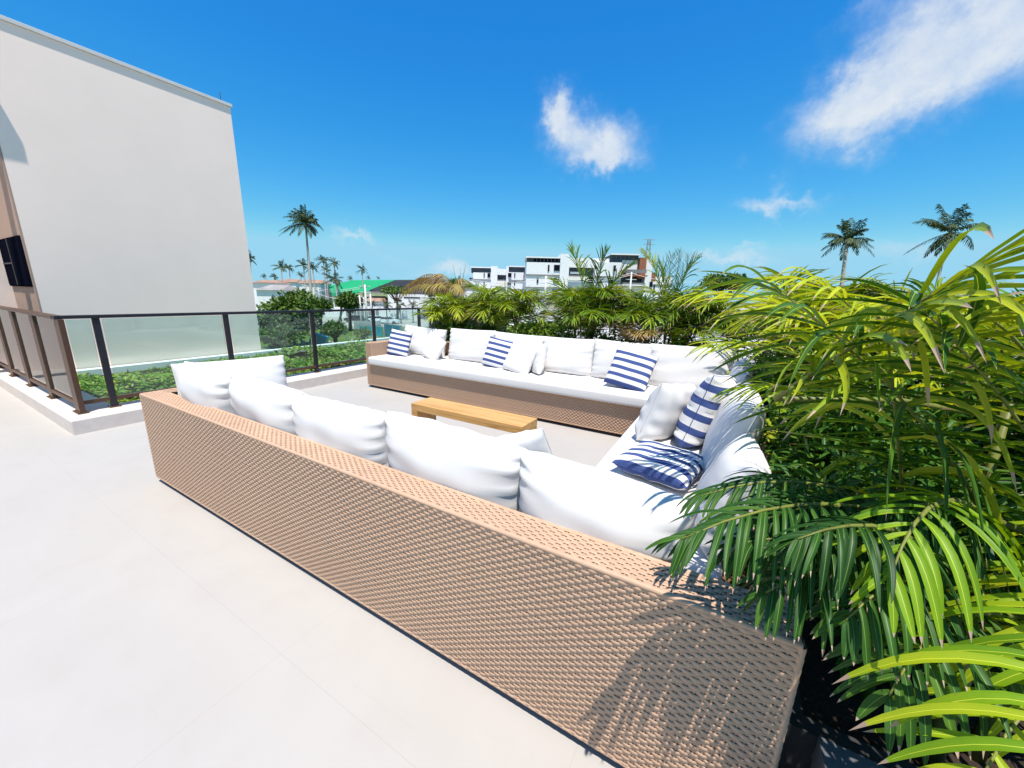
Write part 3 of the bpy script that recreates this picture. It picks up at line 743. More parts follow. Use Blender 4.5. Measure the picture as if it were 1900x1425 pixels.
# ------------------------------------------------------------------ cushions
def cushion(label, w_, h, t_, pos, yaw=0, tilt=0, roll=0, m='leafwhite', cat='cushion', name='back_cushion', group=None, wr=1.0, seed=0, puff=.42, flop=0.0):
    """local x = width, z = height, y = thickness; origin at the middle of the lower edge"""
    r = np.random.default_rng(100+seed)
    nx, ny = 44, 34
    u = np.sin(np.linspace(-pi/2, pi/2, nx+1)); v = np.sin(np.linspace(-pi/2, pi/2, ny+1))
    Uu, Vv = np.meshgrid(u, v, indexing='ij')
    ph = r.uniform(0, 6, 12); fq = r.uniform(6, 15, 4)
    def surf(sg):
        ex = 1-.04*(1-Vv**2)*np.abs(Uu)**3; ez = 1-.03*(1-Uu**2)*np.abs(Vv)**3
        x = w_/2*Uu*ex; z = h/2*Vv*ez
        prof = (np.clip(1-np.abs(Uu)**3.4, 0, 1)*np.clip(1-np.abs(Vv)**3.4, 0, 1))**puff
        th = t_/2*prof*(1+.10*np.sin(2.1*Uu+ph[0])*np.sin(1.9*Vv+ph[1])-.18*Vv)
        ed = np.exp(-(1-np.abs(Uu))/.16)*(1-np.exp(-(1-np.abs(Uu))/.015))
        et = np.exp(-(1-np.abs(Vv))/.13)*(1-np.exp(-(1-np.abs(Vv))/.015))
        wk = ed*(np.sin(Vv*fq[0]*1.7+ph[2]+Uu*2)+.7*np.sin(Vv*fq[1]*2.1+ph[3]))+.7*et*(np.sin(Uu*fq[2]*1.4+ph[4]+Vv*2)+.6*np.sin(Uu*fq[3]*2+ph[5]))
        wk = wk+.5*np.sin((Uu*1.3+Vv)*5+ph[6]+sg)*np.sin((Uu-Vv*1.2)*3.3+ph[7])*(prof)
        th = th+wr*.006*wk*prof**.3
        y = sg*th+flop*(Vv+1)**2*h*.12*-1
        return np.stack([x, y, z+h/2*.97], -1)
    A = surf(-1).reshape(-1, 3); B = surf(1).reshape(-1, 3)
    idx = np.arange((nx+1)*(ny+1)).reshape(nx+1, ny+1)
    Fa = np.stack([idx[:-1, :-1], idx[1:, :-1], idx[1:, 1:], idx[:-1, 1:]], -1).reshape(-1, 4)
    Fb = Fa[:, ::-1]+len(A)
    uv = np.stack([(Uu+1)/2, (Vv+1)/2], -1).reshape(-1, 2)
    # weld the rim
    V = np.concatenate([A, B]); rim = np.zeros((nx+1, ny+1), bool); rim[0] = rim[-1] = True; rim[:, 0] = rim[:, -1] = True
    rm = idx[rim]; mp = np.arange(len(V)); mp[rm+len(A)] = rm
    F = mp[np.concatenate([Fa, Fb])]
    V[rm] = (V[rm]+V[rm+len(A)])/2
    used = np.unique(F); inv = np.zeros(len(V), int); inv[used] = np.arange(len(used))
    uv2 = np.concatenate([uv, uv])[used]
    o = npmesh(name, V[used], inv[F], M[m], None, uv=uv2)
    o.matrix_world = Matrix.Translation(pos) @ Matrix.Rotation(yaw, 4, 'Z') @ Matrix.Rotation(tilt, 4, 'X') @ Matrix.Rotation(roll, 4, 'Y')
    tag(o, label, cat, group)
    # seam round the rim: a part
    loop = np.concatenate([idx[:, 0], idx[-1, 1:], idx[::-1, -1][1:], idx[0, ::-1][1:]])
    pts = [tuple(V[i]) for i in loop[::2]]
    MB().tube(pts+[pts[0]], .0028, 5, cap=False).build('seam', M[m if m.startswith('stripe') else 'fabric_b'], o, smooth=True)
    return o
SZ = .50
gB = 'white back cushions on the near sofa'
# near sofa: cushions lean on the back (which faces -Y), so they tip toward -Y
for k, (x0, x1, h, lab, yy_, rl_) in enumerate([
        (-3.50, -2.86, .48, 'white back cushion with pleated end, nearest the left arm of the near sofa', 1.22, 3),
        (-2.86, -2.10, .46, 'second white back cushion from the left end of the near sofa', 1.25, 1),
        (-2.11, -1.39, .45, 'third white back cushion on the near sofa, left of the wooden table end', 1.24, -1),
        (-1.40, -.66, .455, 'broad white back cushion on the near sofa, hiding the front of the wooden table', 1.26, 2),
        (-.665, -.06, .42, 'white back cushion at the right end of the near sofa, beside the palm fronds', 1.25, 4)]):
    cushion(lab, x1-x0+.03, h, .27, ((x0+x1)/2, yy_+.04, SZ-.02), 0, rad(9), rad(rl_), m='fabric_b', seed=k, wr=2.0, group=gB)
cushion('white cushion standing against the left arm of the near sofa', .80, .45, .24, (-3.48, 1.50, SZ-.01), rad(88), rad(-6), rad(2), seed=9, wr=1.2, m='leafwhite', group=gB)
# far sofa
gF = 'white back cushions on the far sofa'
for k, (x0, x1, h, lab, rl_) in enumerate([
        (-4.84, -3.96, .47, 'white back cushion in the left corner of the far sofa behind a striped pillow', -2),
        (-3.84, -3.02, .50, 'tall white back cushion, second from the left on the far sofa', 1),
        (-3.03, -2.22, .49, 'white back cushion on the far sofa, behind the half hidden striped pillow', -1),
        (-2.22, -1.50, .49, 'white back cushion at the middle of the far sofa, right of the leaning plain pillows', 1),
        (-1.51, -.80, .50, 'white back cushion on the far sofa, directly behind the striped pillow with level bands', -1),
        (-.81, .06, .51, 'white back cushion filling the right corner of the far sofa', 1)]):
    cushion(lab, x1-x0+.02, h, .24, ((x0+x1)/2, 4.66, SZ-.01), rad(180), rad(9), rad(rl_), seed=20+k, wr=1.7, group=gF)
# side sofa
gS = 'white back cushions on the side sofa'
cushion('large white back cushion on the side sofa, under the bright broad leaves', 1.20, .48, .25, (.03, 2.70, SZ-.01), rad(90), rad(15), rad(2), wr=.4, seed=31, group=gS)
cushion('white back cushion at far end of the side sofa behind the upright striped pillow', .80, .50, .22, (.03, 3.74, SZ-.01), rad(90), rad(12), rad(-2), wr=.5, seed=32, group=gS)
cushion('shaded wrinkled white cushion at near end of the side sofa, under the frond tips', .58, .42, .22, (.04, 1.80, SZ-.01), rad(90), rad(14), rad(4), m='fabric_b', seed=33, wr=1.0, group=gS)
# loose pillows
cushion('small striped pillow with level navy bands at the left arm of the far sofa', .44, .42, .13, (-4.66, 4.33, SZ), rad(183), rad(16), rad(-5), m='stripe', cat='striped pillow', name='striped_pillow', seed=41)
cushion('small plain white pillow beside the leftmost striped pillow on the far sofa', .42, .38, .13, (-4.07, 4.42, SZ), rad(165), rad(28), rad(-14), cat='pillow', name='white_pillow', seed=42)
cushion('striped pillow half hidden behind a plain white pillow on the far sofa', .46, .42, .13, (-2.82, 4.42, SZ), rad(185), rad(20), rad(-9), m='stripe_v', cat='striped pillow', name='striped_pillow', seed=43)
cushion('plain white pillow leaning in front of the half hidden striped pillow', .44, .42, .13, (-2.45, 4.31, SZ), rad(172), rad(24), rad(-10), cat='pillow', name='white_pillow', seed=44)
cushion('narrow plain white pillow seen edge on, beside the middle of the far sofa', .42, .40, .13, (-2.20, 4.42, SZ), rad(130), rad(16), rad(10), cat='pillow', name='white_pillow', seed=45, m='fabric_b')
cushion('striped pillow with level navy bands leaning at the right part of the far sofa', .47, .46, .15, (-.98, 4.22, SZ+.02), rad(186), rad(30), rad(-12), m='stripe', cat='striped pillow', name='striped_pillow', seed=46)
cushion('plump wrinkled white pillow standing on the side sofa seat, before the striped one', .46, .44, .19, (-.40, 2.84, SZ), rad(66), rad(14), rad(8), cat='pillow', name='white_pillow', seed=47, wr=2.2, m='fabric_b')
cushion('plump striped pillow standing upright on the side sofa', .54, .52, .22, (-.15, 2.92, SZ), rad(76), rad(14), rad(8), m='stripe', cat='striped pillow', name='striped_pillow', seed=48, wr=2.2)
cushion('striped pillow lying flat on the near end of the side sofa seat', .42, .40, .12, (-.30, 2.02, SZ+.07), rad(-14), rad(-86), 0, m='stripe_v', cat='striped pillow', name='striped_pillow', seed=49, wr=1.5)
cushion('white pillow lying on the near sofa seat with one corner sticking up', .45, .42, .14, (-.78, 1.55, SZ), rad(20), rad(20), rad(-20), cat='pillow', name='white_pillow', seed=50, m='fabric_b')

# ------------------------------------------------------------------ table
TX0, TX1, TY0, TY1, TZ = -2.80, -1.48, 2.77, 3.07, .38
tb = thing('wooden_table', 'low narrow teak table between the sofas', 'coffee table', (TX0, TY0, 0))
MB().box(0, 0, TZ-.075, TX1-TX0, TY1-TY0, TZ).build('table_top', M['wood'], tb, .004)
for x in (0, TX1-TX0-.075):
    lo = MB().box(0, 0, 0, .075, TY1-TY0, TZ-.077).build('leg', M['wood'], tb, .004); lo.location = (x, 0, 0)
for k in (.07, .15, .23): MB().tube([(TX1-TX0-.002, k, TZ-.05), (TX1-TX0+.003, k, TZ-.05)], .006, 8).build('dowel', M['dry'], tb)

# ------------------------------------------------------------------ planters
def shell(name, label, x0, y0, x1, y1, z, m, cat='planter'):
    t = thing(name, label, cat, (x0, y0, 0))
    w_ = .05
    mb = MB().box(0, 0, 0, x1-x0, w_, z).box(0, y1-y0-w_, 0, x1-x0, y1-y0, z).box(0, w_+.001, 0, w_, y1-y0-w_-.001, z).box(x1-x0-w_, w_+.001, 0, x1-x0, y1-y0-w_-.001, z)
    mb.build('box', m, t)
    box('soil', M['soil'], w_+.002, w_+.002, .01, x1-x0-w_-.002, y1-y0-w_-.002, z-.06, t)
    return t
shell('planter', 'long planter under the row of palms behind the far sofa', -5.0, 5.12, .3, 5.85, .42, M['white'])
shell('planter', 'large planter of dense palms and shrubs at the right of the sofas', .275, 1.12, 3.2, 6.6, .34, M['darkstone'])
sl = box('stone_block', M['greystone'], .335, .0, 0, 1.9, 1.07, .40, None, .004)
tag(sl, 'dark grey stone ledge under the palm fronds beside the near sofa end', 'stone ledge')

# ------------------------------------------------------------------ plants behind the far sofa
gp = 'palm plants in a row behind the far sofa'
areca('leftmost bushy palm of the far planter, with a dead frond stalk standing up', -4.35, 5.45, .36, 1.12, 34, .32, .026, .5, 'areca', 7, .6, (0, -.1), group=gp, n=20, seg=4)
# dried frond arching to the left above it
dt = thing('dried_palm', 'palm with pale dried fronds arching over the railing, left of the leafy row', 'palm plant', (-4.55, 5.6, .36), 0, gp)
lv = Leaves()
cn = MB().tube([(0, 0, 0), (0, .02, .5), (-.02, .03, 1.0)], [.02, .018, .012], 6)
for (a, b, tt) in (((-.35, .05, 1.72), (-1.35, .1, 1.22), .15), ((-.2, .1, 1.74), (-1.0, .1, 1.38), .2), ((-.1, .1, 1.70), (-.6, .1, 1.42), .3), ((.05, .0, 1.66), (.45, .1, 1.26), .45), ((-.3, -.1, 1.55), (-1.1, -.15, 1.12), .7), ((.1, 0, 1.5), (.35, -.2, 1.2), .8),
                   ((-.2, .1, 1.62), (-.8, .2, 1.30), .35), ((-.05, -.1, 1.5), (-.35, -.2, 1.2), .85), ((-.4, .1, 1.66), (-1.2, .2, 1.32), .1)):
    lv.frond((-.02, .03, 1.0), a, b, 40, .30, .018, 1.1, -.1, .15, tt, 4, .3, tv=.3)
for q in ((-.03, .1, 1.66), (.14, .1, 1.60), (.3, .05, 1.68)):
    cn.tube([(.02, .05, 1.0), (q[0]*.6+.05, q[1], 1.4), q], [.008, .006, .002], 5)
cn.build('cane', M['cane'], dt, smooth=True); lv.build('foliage', M['areca_dry'], dt, 'frond_stalk')
areca('arching palm second in the row behind the far sofa, below the distant lower apartment block', -3.25, 5.42, .36, 1.22, 42, .36, .024, .52, 'areca', 9, .55, group=gp, n=24, seg=4)
def tallx(lv):
    for b2, tt in (((-.30, -.05, 1.78), .6), ((.18, .0, 1.72), .35), ((.52, .0, 1.55), .3), ((.9, .1, 1.05), .9), ((-.55, 0, 1.35), .5)):
        lv.frond((0, 0, .5), (b2[0]*.15, b2[1], b2[2]*.75), b2, 30, .42, .030, .3, .25, .25, tt, 4, ang=(62, 22))
areca('tallest palm of the far row, its upright fronds crossing the white apartment block', -1.85, 5.42, .36, 1.26, 44, .36, .024, .52, 'areca', 9, .5, group=gp, n=24, seg=4, extra=tallx)
def tallz(lv):
    for b2, tt in (((-.35, 0, 1.70), .75), ((-.15, 0, 1.55), .55), ((.25, .0, 1.60), .5), ((.45, 0, 1.35), .6)):
        lv.frond((0, 0, .5), (b2[0]*.1, b2[1], b2[2]*.8), b2, 34, .38, .026, .35, .2, .2, tt, 4, ang=(58, 22))
    for b2 in ((.05, .1, 1.72), (-.05, .1, 1.68), (.16, .1, 1.66)):
        lv.frond((0, 0, .6), (b2[0], b2[1], 1.4), b2, 18, .20, .006, .1, .3, .5, .1, 3, ang=(40, 15))
areca('feathery palm at the right end of the far row, with thin bare twigs on top', -.78, 5.42, .36, 1.22, 42, .34, .022, .52, 'areca', 9, .5, group=gp, n=24, seg=4, extra=tallz)
areca('low yellowing palm between the tallest and the feathery palm', -1.30, 5.35, .36, 1.0, 14, .28, .020, .45, 'areca_dry', 5, .8, group=gp, n=22, seg=4)
gs = 'shrubs under the far row of palms'
for k, (x, h, lab, tn, n_) in enumerate([
        (-4.15, .72, 'dark glossy shrub under the leftmost bushy palm', .5, 1100), (-3.55, .58, 'small leafy shrub left of the arching palm', .4, 700),
        (-2.75, .60, 'shrub with yellow leaves near the sofa back between two palms', .85, 600), (-2.25, .66, 'bright green shrub left of the tallest palm', .7, 900),
        (-1.45, .62, 'thick leafy shrub at the right foot of the tallest palm', .5, 1200), (-.95, .5, 'dark low shrub before the feathery palm', .3, 900), (-.35, .55, 'leafy shrub at the right end of the far planter', .35, 900)]):
    shrub(lab, x, 5.30, .36, .42, .30, h*1.15, int(n_*1.6), .085, 'shrub', 'shrub', 'shrub', gs, tn)

# ------------------------------------------------------------------ second lounge beyond the planter
sw = thing('white_lounge_sofa', 'second white sofa partly visible between the palms beyond the far planter', 'sofa', (-2.6, 8.0, 0))
MB().box(0, 0, .04, 3.6, .9, .40).box(0, .75, .401, 3.6, .9, .75).build('frame', M['white'], sw, .01)
for k in range(4):
    c = cushion('x', .86, .5, .26, (0, 0, 0), seed=70+k); 
    for kk in ('label', 'category', 'group'):
        if kk in c: del c[kk]
    c.name = 'cushion_back'; c.parent = sw; c.matrix_world = Matrix.Translation((-2.6+.45+.9*k, 8.62, .45)) @ Matrix.Rotation(pi, 4, 'Z') @ Matrix.Rotation(rad(10), 4, 'X')
seat = box('seat_cushion', M['leafwhite'], .02, -.02, .405, 3.58, .72, .53, sw, .03)

# ------------------------------------------------------------------ the near planting at the right
def big(label, x, y, z0, fr, m='areca', canes=((0, 0),), name='areca_palm', group='large palms at the right of the sofas', top=.8):
    """a palm whose fronds are given as (from, through, to, leaflets, length, width, droop, tint, lift, angles)"""
    t = thing(name, label, 'palm plant', (x, y, z0), 0, group)
    lv = Leaves(); cn = MB()
    for (a, b) in canes: cn.tube([(a, b, 0), (a*1.2, b*1.2, top*.5), (a*1.3, b*1.3, top)], [.022, .019, .013], 7)
    o = np.array([x, y, z0])
    for f in fr:
        b0, b1, b2, n, ll, lw, dr, tt, lf, ang = f
        b0, b1, b2 = (np.array(tuple(p))-o for p in (b0, b1, b2))
        ca, cb = min(canes, key=lambda c: (c[0]-b0[0])**2+(c[1]-b0[1])**2)
        foot = np.array([ca*1.3, cb*1.3, min(top, max(.1, b0[2]-.1))])
        if np.linalg.norm(b0-foot) > .05:
            mid = (foot+b0)/2; cn.tube([tuple(foot), tuple(mid+np.array([0, 0, .03])), tuple(b0)], [.010, .009, .008], 6)
        lv.frond(b0, b1, b2, n, ll, lw, dr, lf, .06, tt, 8, .3, ang=ang, stem=.008, jit=.09, tv=.12)
    cn.build('cane', M['cane'], t, smooth=True)
    lv.build('foliage', M[m], t, 'frond_stalk')
    return t
A_ = at
big('foremost palm, its long yellow-green leaves reaching in from the lower right corner', 1.05, .95, .38, [
    (A_(2350, 1150, .62), A_(2050, 1000, .60), A_(1930, 1560, .46), 19, .34, .025, .9, .60, .10, (82, 60)),
    (A_(2250, 1000, .80), A_(1990, 900, .75), A_(1960, 1350, .62), 18, .32, .022, .9, .52, .1, (82, 50)),
    (A_(2250, 1250, .80), A_(2000, 1080, .72), A_(1800, 1480, .60), 17, .27, .024, .8, .65, .1, (82, 50)),
    (A_(1830, 960, .85), A_(1720, 860, .76), A_(1650, 1075, .66), 14, .21, .022, 1.0, .42, .05, (100, 20)),
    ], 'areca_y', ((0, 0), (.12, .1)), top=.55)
big('dark leaved low palm whose fronds hang over the near sofa corner', .62, 1.25, .28, [
    (A_(1700, 980, 1.0), A_(1520, 880, .86), A_(1265, 1000, .76), 32, .20, .018, .9, .45, .12, (75, 22)),
    (A_(1680, 960, 1.1), A_(1500, 850, .98), A_(1300, 920, .94), 28, .20, .018, .9, .35, .12, (75, 22)),
    (A_(1720, 1100, .90), A_(1600, 990, .84), A_(1420, 1100, .77), 22, .19, .020, 1.1, .40, .0, (85, 25)),
    (A_(1720, 1080, .88), A_(1620, 960, .82), A_(1360, 1010, .78), 26, .18, .018, 1.0, .25, .05, (80, 25)),
    (A_(1800, 1120, .84), A_(1700, 1010, .78), A_(1570, 1150, .72), 18, .19, .022, 1.1, .50, .0, (85, 30)),
    (A_(1750, 1050, .80), A_(1650, 930, .74), A_(1480, 1000, .70), 22, .17, .018, 1.0, .15, .0, (80, 28)),
    (A_(1750, 1000, .95), A_(1600, 900, .90), A_(1430, 960, .86), 24, .20, .020, 1.0, .2, .0, (80, 28)),
    (A_(1900, 1150, .85), A_(1750, 1090, .75), A_(1650, 1290, .70), 14, .22, .024, .9, .50, .0, (85, 30)),
    (A_(1900, 1000, .95), A_(1800, 900, .88), A_(1640, 950, .84), 20, .24, .022, .9, .3, .0, (80, 30)),
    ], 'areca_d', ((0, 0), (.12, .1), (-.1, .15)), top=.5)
big('large palm with a leaf stalk rising diagonally across the right edge', 1.0, 1.75, .28, [
    (A_(1440, 740, 1.1), A_(1650, 590, .85), A_(2080, 330, .60), 30, .44, .024, .35, .70, -.05, (62, 30)),
    (A_(1900, 1180, 1.15), A_(1850, 820, .95), A_(1420, 520, .92), 30, .46, .022, .45, .12, -.1, (60, 30)),  # low tint here and in the next frond colours in their shade
    (A_(2050, 1150, 1.05), A_(2000, 850, .85), A_(1700, 560, .75), 28, .42, .024, .45, .05, -.1, (62, 30)),
    (A_(1690, 1120, 1.25), A_(1668, 800, 1.0), A_(1642, 585, .92), 9, .42, .030, 1.5, .80, .25, (50, 40)),
    (A_(2000, 900, 1.0), A_(1950, 620, .9), A_(1780, 560, .85), 18, .30, .024, .5, .75, .1, (65, 25)),
    (A_(2150, 800, .9), A_(2050, 560, .75), A_(1900, 560, .66), 16, .28, .026, .6, .75, .05, (65, 25)),
    ], 'areca', ((0, 0), (.2, -.1), (-.12, .14)), top=.9)
big('sunlit palm whose fine leaf tips arch left over the far corner cushions', 1.05, 2.6, .28, [
    (A_(1760, 900, 1.7), A_(1650, 560, 1.45), A_(1330, 545, 1.55), 28, .46, .022, .45, .85, .15, (55, 18)),
    (A_(1720, 900, 1.8), A_(1640, 470, 1.6), A_(1420, 520, 1.7), 24, .40, .022, .7, .85, .2, (50, 20)),
    (A_(1700, 950, 1.8), A_(1580, 600, 1.7), A_(1330, 640, 1.8), 28, .40, .020, .5, .75, .15, (55, 18)),
    (A_(1680, 950, 1.8), A_(1560, 680, 1.7), A_(1360, 720, 1.85), 24, .34, .020, .6, .6, .1, (60, 20)),
    (A_(1800, 800, 1.7), A_(1800, 560, 1.6), A_(1600, 560, 1.7), 22, .36, .024, .5, .8, .15, (60, 20)),
    (A_(1850, 800, 1.7), A_(1900, 540, 1.6), A_(1760, 570, 1.6), 22, .36, .024, .5, .7, .15, (60, 20)),
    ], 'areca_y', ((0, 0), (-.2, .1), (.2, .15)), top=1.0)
gq = 'large palms at the right of the sofas'
for k, (x, y, h, sp, mm, tn, lab) in enumerate([
        (.78, 3.55, 1.32, .6, 'areca', .7, 'bushy palm right of the side sofa, behind the sunlit fine-leaved palm'),
        (1.55, 3.2, 1.28, .62, 'areca_y', .45, 'yellow-green palm deep in the right planter, below the nearer coconut palm'),
        (.62, 4.75, 1.40, .55, 'areca', .6, 'palm at the corner between the side sofa and the far planter'),
        (1.6, 4.6, 1.35, .65, 'areca', .6, 'palm at the back of the right planter whose tips meet the sky'),
        (2.5, 4.0, 1.38, .7, 'areca_y', .45, 'palm at the far right of the planter under the thin coconut palm'),
        (1.55, 2.05, 1.1, .55, 'areca_d', .6, 'shaded palm behind the diagonal leaf stalk at the right edge'),
        (.25, 5.5, 1.35, .55, 'areca', .5, 'palm just beyond the far right sofa corner')]):
    areca(lab, x, y, .28, h, 24, .38, .026, sp, mm, 6, tn, group=gq, n=24, seg=5)
# undergrowth
gu = 'undergrowth shrubs in the right planter'
for k, (x, y, rx, ry, h, n_, tn, ls, lab) in enumerate([
        (.50, 3.95, .34, .4, .95, 2000, .65, .085, 'bright shrub beside the far end of the side sofa'),
        (.50, 3.05, .34, .45, .90, 2600, .45, .07, 'small-leaved shrub behind the large side cushion'),
        (.52, 2.15, .36, .45, .85, 3600, .35, .055, 'dark small-leaved shrub behind the shaded end cushion'),
        (.62, 1.45, .42, .35, .66, 3200, .25, .05, 'very dark low shrub under the foremost palm'),
        (1.25, 2.5, .4, .4, 1.05, 2600, .40, .06, 'tall small-leaved shrub under the large palm'),
        (1.9, 2.2, .5, .5, 1.1, 2200, .35, .07, 'shrub at the right edge under the shaded palm'),
        (1.5, 3.6, .6, .5, 1.0, 2200, .6, .08, 'leafy shrub in the middle of the right planter'),
        (2.4, 3.2, .6, .6, 1.1, 2000, .6, .08, 'leafy shrub at the outer side of the right planter'),
        (1.2, 5.2, .7, .5, 1.05, 2200, .55, .09, 'shrub at the back left of the right planter'),
        (2.4, 5.2, .8, .6, 1.15, 2200, .55, .09, 'shrub at the back right of the right planter')]):
    shrub(lab, x, y, .28, rx, ry, h, n_, ls, 'shrub', 'shrub', 'shrub', gu, tn, lumps=12)
# philodendron with broad lobed leaves over the side sofa
ph = thing('philodendron', 'plant with broad lobed yellow-green leaves hanging over the side sofa back', 'plant', (.5, 2.75, .28))
lv = Leaves()
for (u, v, d, R, tn, fx_, fy_) in ((1455, 790, 2.25, .20, .75, -1, -.2), (1430, 855, 2.0, .17, .85, -1, -.5), (1480, 745, 2.4, .17, .5, -.6, -.6), (1400, 720, 2.9, .17, .9, -1, 0), (1450, 690, 3.0, .16, .8, -.7, -.5),
                                  (1530, 800, 2.0, .16, .35, .2, -1), (1380, 690, 3.3, .15, .7, -.8, -.6), (1500, 660, 2.9, .16, .6, .3, -.8), (1560, 870, 1.8, .15, .3, -.5, -1)):
    c = at(u, v, d)-Vector((.5, 2.75, .28))
    lobed_leaf(lv, c, (-.15+RG.normal(0, .2), -.35+RG.normal(0, .15), 1), (fx_, fy_, -.25), R, 8, tn)
    lv.st.tube([(0, 0, 0), (c.x*.5, c.y*.5, c.z*.8), tuple(c)], [.009, .007, .004], 5)
lv.build('foliage', M['broad'], ph, 'leaf_stalk')

# ------------------------------------------------------------------ distant palms
coconut('tallest coconut palm, full crown high above the glass railing', 567, 415, 62, lean=0, cr_=3.2, nf=38, trunk_r=.19, ubase=576)
for (u, v, d, c, lab, ub, kw) in [
        (522, 497, 105, 2.6, 'palm with a round open crown, first left of the tallest palm', 522, dict(wind=-.2)),
        (537, 497, 140, 2.2, 'thin palm just right of the round-crowned palm at the left', 538, {}),
        (563, 493, 110, 2.4, 'wind-bent palm almost touching the trunk of the tallest palm', 567, {}),
        (580, 497, 115, 2.3, 'slender palm just right of the tallest trunk', 585, {}),
        (600, 484, 105, 2.4, 'upper palm of the stacked pair over the green roof', 604, {}),
        (606, 501, 120, 2.0, 'lower palm crown of the stacked pair over the green roof', 607, {}),
        (620, 488, 110, 2.3, 'wind-blown palm right of the stacked pair', 624, {}),
        (558, 510, 170, 2.0, 'tiny palm low beside the trunk of the tallest palm', 560, {}),
        (672, 500, 120, 2.2, 'lone thin palm standing over the middle of the green roof', 673, {}),
        (621, 520, 62, 2.0, 'leaning palm with a pale curved trunk in front of the green roof', 618, dict(bend=1.0)),
        (490, 513, 200, 2.0, 'tiny palm beyond the tiled houses by the cream wall', 490, {}),
        (509, 514, 180, 2.4, 'small low palm above the tiled houses', 509, {}),
        (650, 516, 230, 2.2, 'very small far palm left of the lone palm over the green roof', 650, {}),
        (684, 515, 240, 1.8, 'very small far palm right of the lone palm over the green roof', 684, {}),
        (702, 516, 260, 1.6, 'minute far palm near the peak of the dried fronds', 702, {}),
        (463, 480, 60, 1.5, 'palm mostly hidden behind the edge of the cream wall', 461, {}),
        (1572, 446, 42, 2.6, 'coconut palm with a dense crown above the right planting', 1573, dict(nf=34, wind=-.2, trunk_r=.2)),
        (1762, 432, 40, 3.2, 'slim coconut palm with a sparse crown at the far right', 1738, dict(nf=22, wind=-.9, trunk_r=.13)),
        ]:
    coconut(lab, u, v, d, cr_=c, ubase=ub, **kw)

# ------------------------------------------------------------------ distant trees and bushes
gt = 'trees beyond the terrace'
tree('big rounded leafy tree filling the view left of the green roof', 535, 528, 640, 478, 600, 42, 5200, .62, group=gt, tint=.5, lumps=40)
tree('round dark tree in front of the green roof', 645, 540, 578, 618, 672, 62, 1800, .7, group=gt, tint=.45)
tree('round bush behind the glass left of the teal fence', 618, 592, 632, 595, 642, 42, 1500, .42, group=gt, tint=.45, name='bush', cat='bush')
tree('low bush at the foot of the big tree seen through the glass', 515, 600, 650, 480, 560, 34, 1600, .4, group=gt, tint=.35, name='bush', cat='bush')
tree('green bush growing against the teal fence', 672, 606, 628, 652, 690, 50, 700, .35, group=gt, tint=.7, name='bush', cat='bush')
tree('small tree behind the dried fronds, left of the lower apartment block', 846, 514, 540, 828, 868, 70, 900, .6, group=gt, tint=.3, name='leafy_tree')
tree('dark tree on the skyline right of the apartment blocks', 1345, 500, 545, 1300, 1400, 60, 1500, .7, group=gt, tint=.3)
tree('dark tree beyond the white block wall', 1180, 545, 575, 1150, 1215, 50, 700, .5, group=gt, tint=.3)
tree('broad tree between the green roof and the pole group', 735, 528, 548, 700, 770, 90, 700, .8, group=gt, tint=.35)
tree('leafy tree left of the low white building behind the dried fronds', 800, 522, 550, 780, 822, 90, 600, .8, group=gt, tint=.35)
tree('low trees under the tallest palm trunk', 590, 548, 590, 570, 625, 55, 900, .6, group=gt, tint=.4)
for k, (u, d) in enumerate(((716, 78), (742, 80), (765, 82), (690, 84))):
    coconut(['young street palm before the white block', 'second young street palm before the white block, below its dark opening', 'young street palm right of the white block windows', 'young street palm beside the parked pickup'][k], u, 566, d, cr_=1.7, nf=14, wind=-.3, group='young palms on the street', trunk_r=.12)

# ------------------------------------------------------------------ distant buildings
def frame_at(u, d, z=G, yaw=0):
    """local frame on the ground: x to the right across the view, y away from us"""
    p = at(u, 548, d); f = Vector((ray(u, 548).x, ray(u, 548).y, 0)).normalized()
    f = Vector((fw.x, fw.y, 0)).normalized()
    a = math.atan2(f.y, f.x)-pi/2+yaw
    return Vector((p.x, p.y, z)), a
class Block:
    def __init__(s, name, label, cat, u, d, yaw=0, group=None):
        s.o, s.a = frame_at(u, d, G, yaw); s.t = thing(name, label, cat, tuple(s.o), s.a, group)
        s.u0 = u; s.d = d; s.k = d/CF/1.0
    def X(s, u): return (u-s.u0)*s.k
    def Z(s, u, v):
        return at(u, v, s.d).z-G
    def box(s, name, m, u0, v0, u1, v1, y0, y1, par=None, bv=0):
        z1, z0 = s.Z((u0+u1)/2, v0), (s.Z((u0+u1)/2, v1) if v1 is not None else 0)
        return box(name, m, s.X(u0), y0, z0, s.X(u1), y1, z1, par or s.t, bv)
def zu(x): return 840+x/4.524
def zv(y): return 440+y/4.524
b = Block('apartment_block', 'large white apartment block with dark penthouse windows behind the tallest palm', 'building', 1100, 95)
B = lambda n, m, x0, y0, x1, y1, f, k, par=None: b.box(n, M[m], zu(x0), zv(y0), zu(x1), zv(y1) if y1 is not None else None, f, k, par)
B('wall', 'white', 612, 218, 952, None, 0, 14); B('penthouse', 'darkgrey', 614, 182, 890, 236, .3, 12)
B('roof', 'white', 605, 172, 892, 182, -.3, 13); B('wall', 'white', 888, 150, 962, None, -.5, 14.2)
B('wall', 'white', 962, 180, 1320, 258, 1.0, 14); B('recess', 'darkgrey', 962, 258, 1320, 331, 2.2, 14); B('wall', 'white', 962, 331, 1180, None, .9, 14)
B('wall', 'white', 1180, 215, 1400, None, .2, 13.8); B('penthouse', 'darkgrey', 1300, 158, 1535, 218, .5, 12)
B('roof', 'white', 1300, 148, 1535, 158, -.3, 13); B('wall', 'white', 1402, 200, 1530, 280, .4, 12.5); B('recess', 'darkgrey', 1402, 280, 1600, 400, 2.0, 13); B('wall', 'white', 1402, 410, 1600, None, .6, 12)
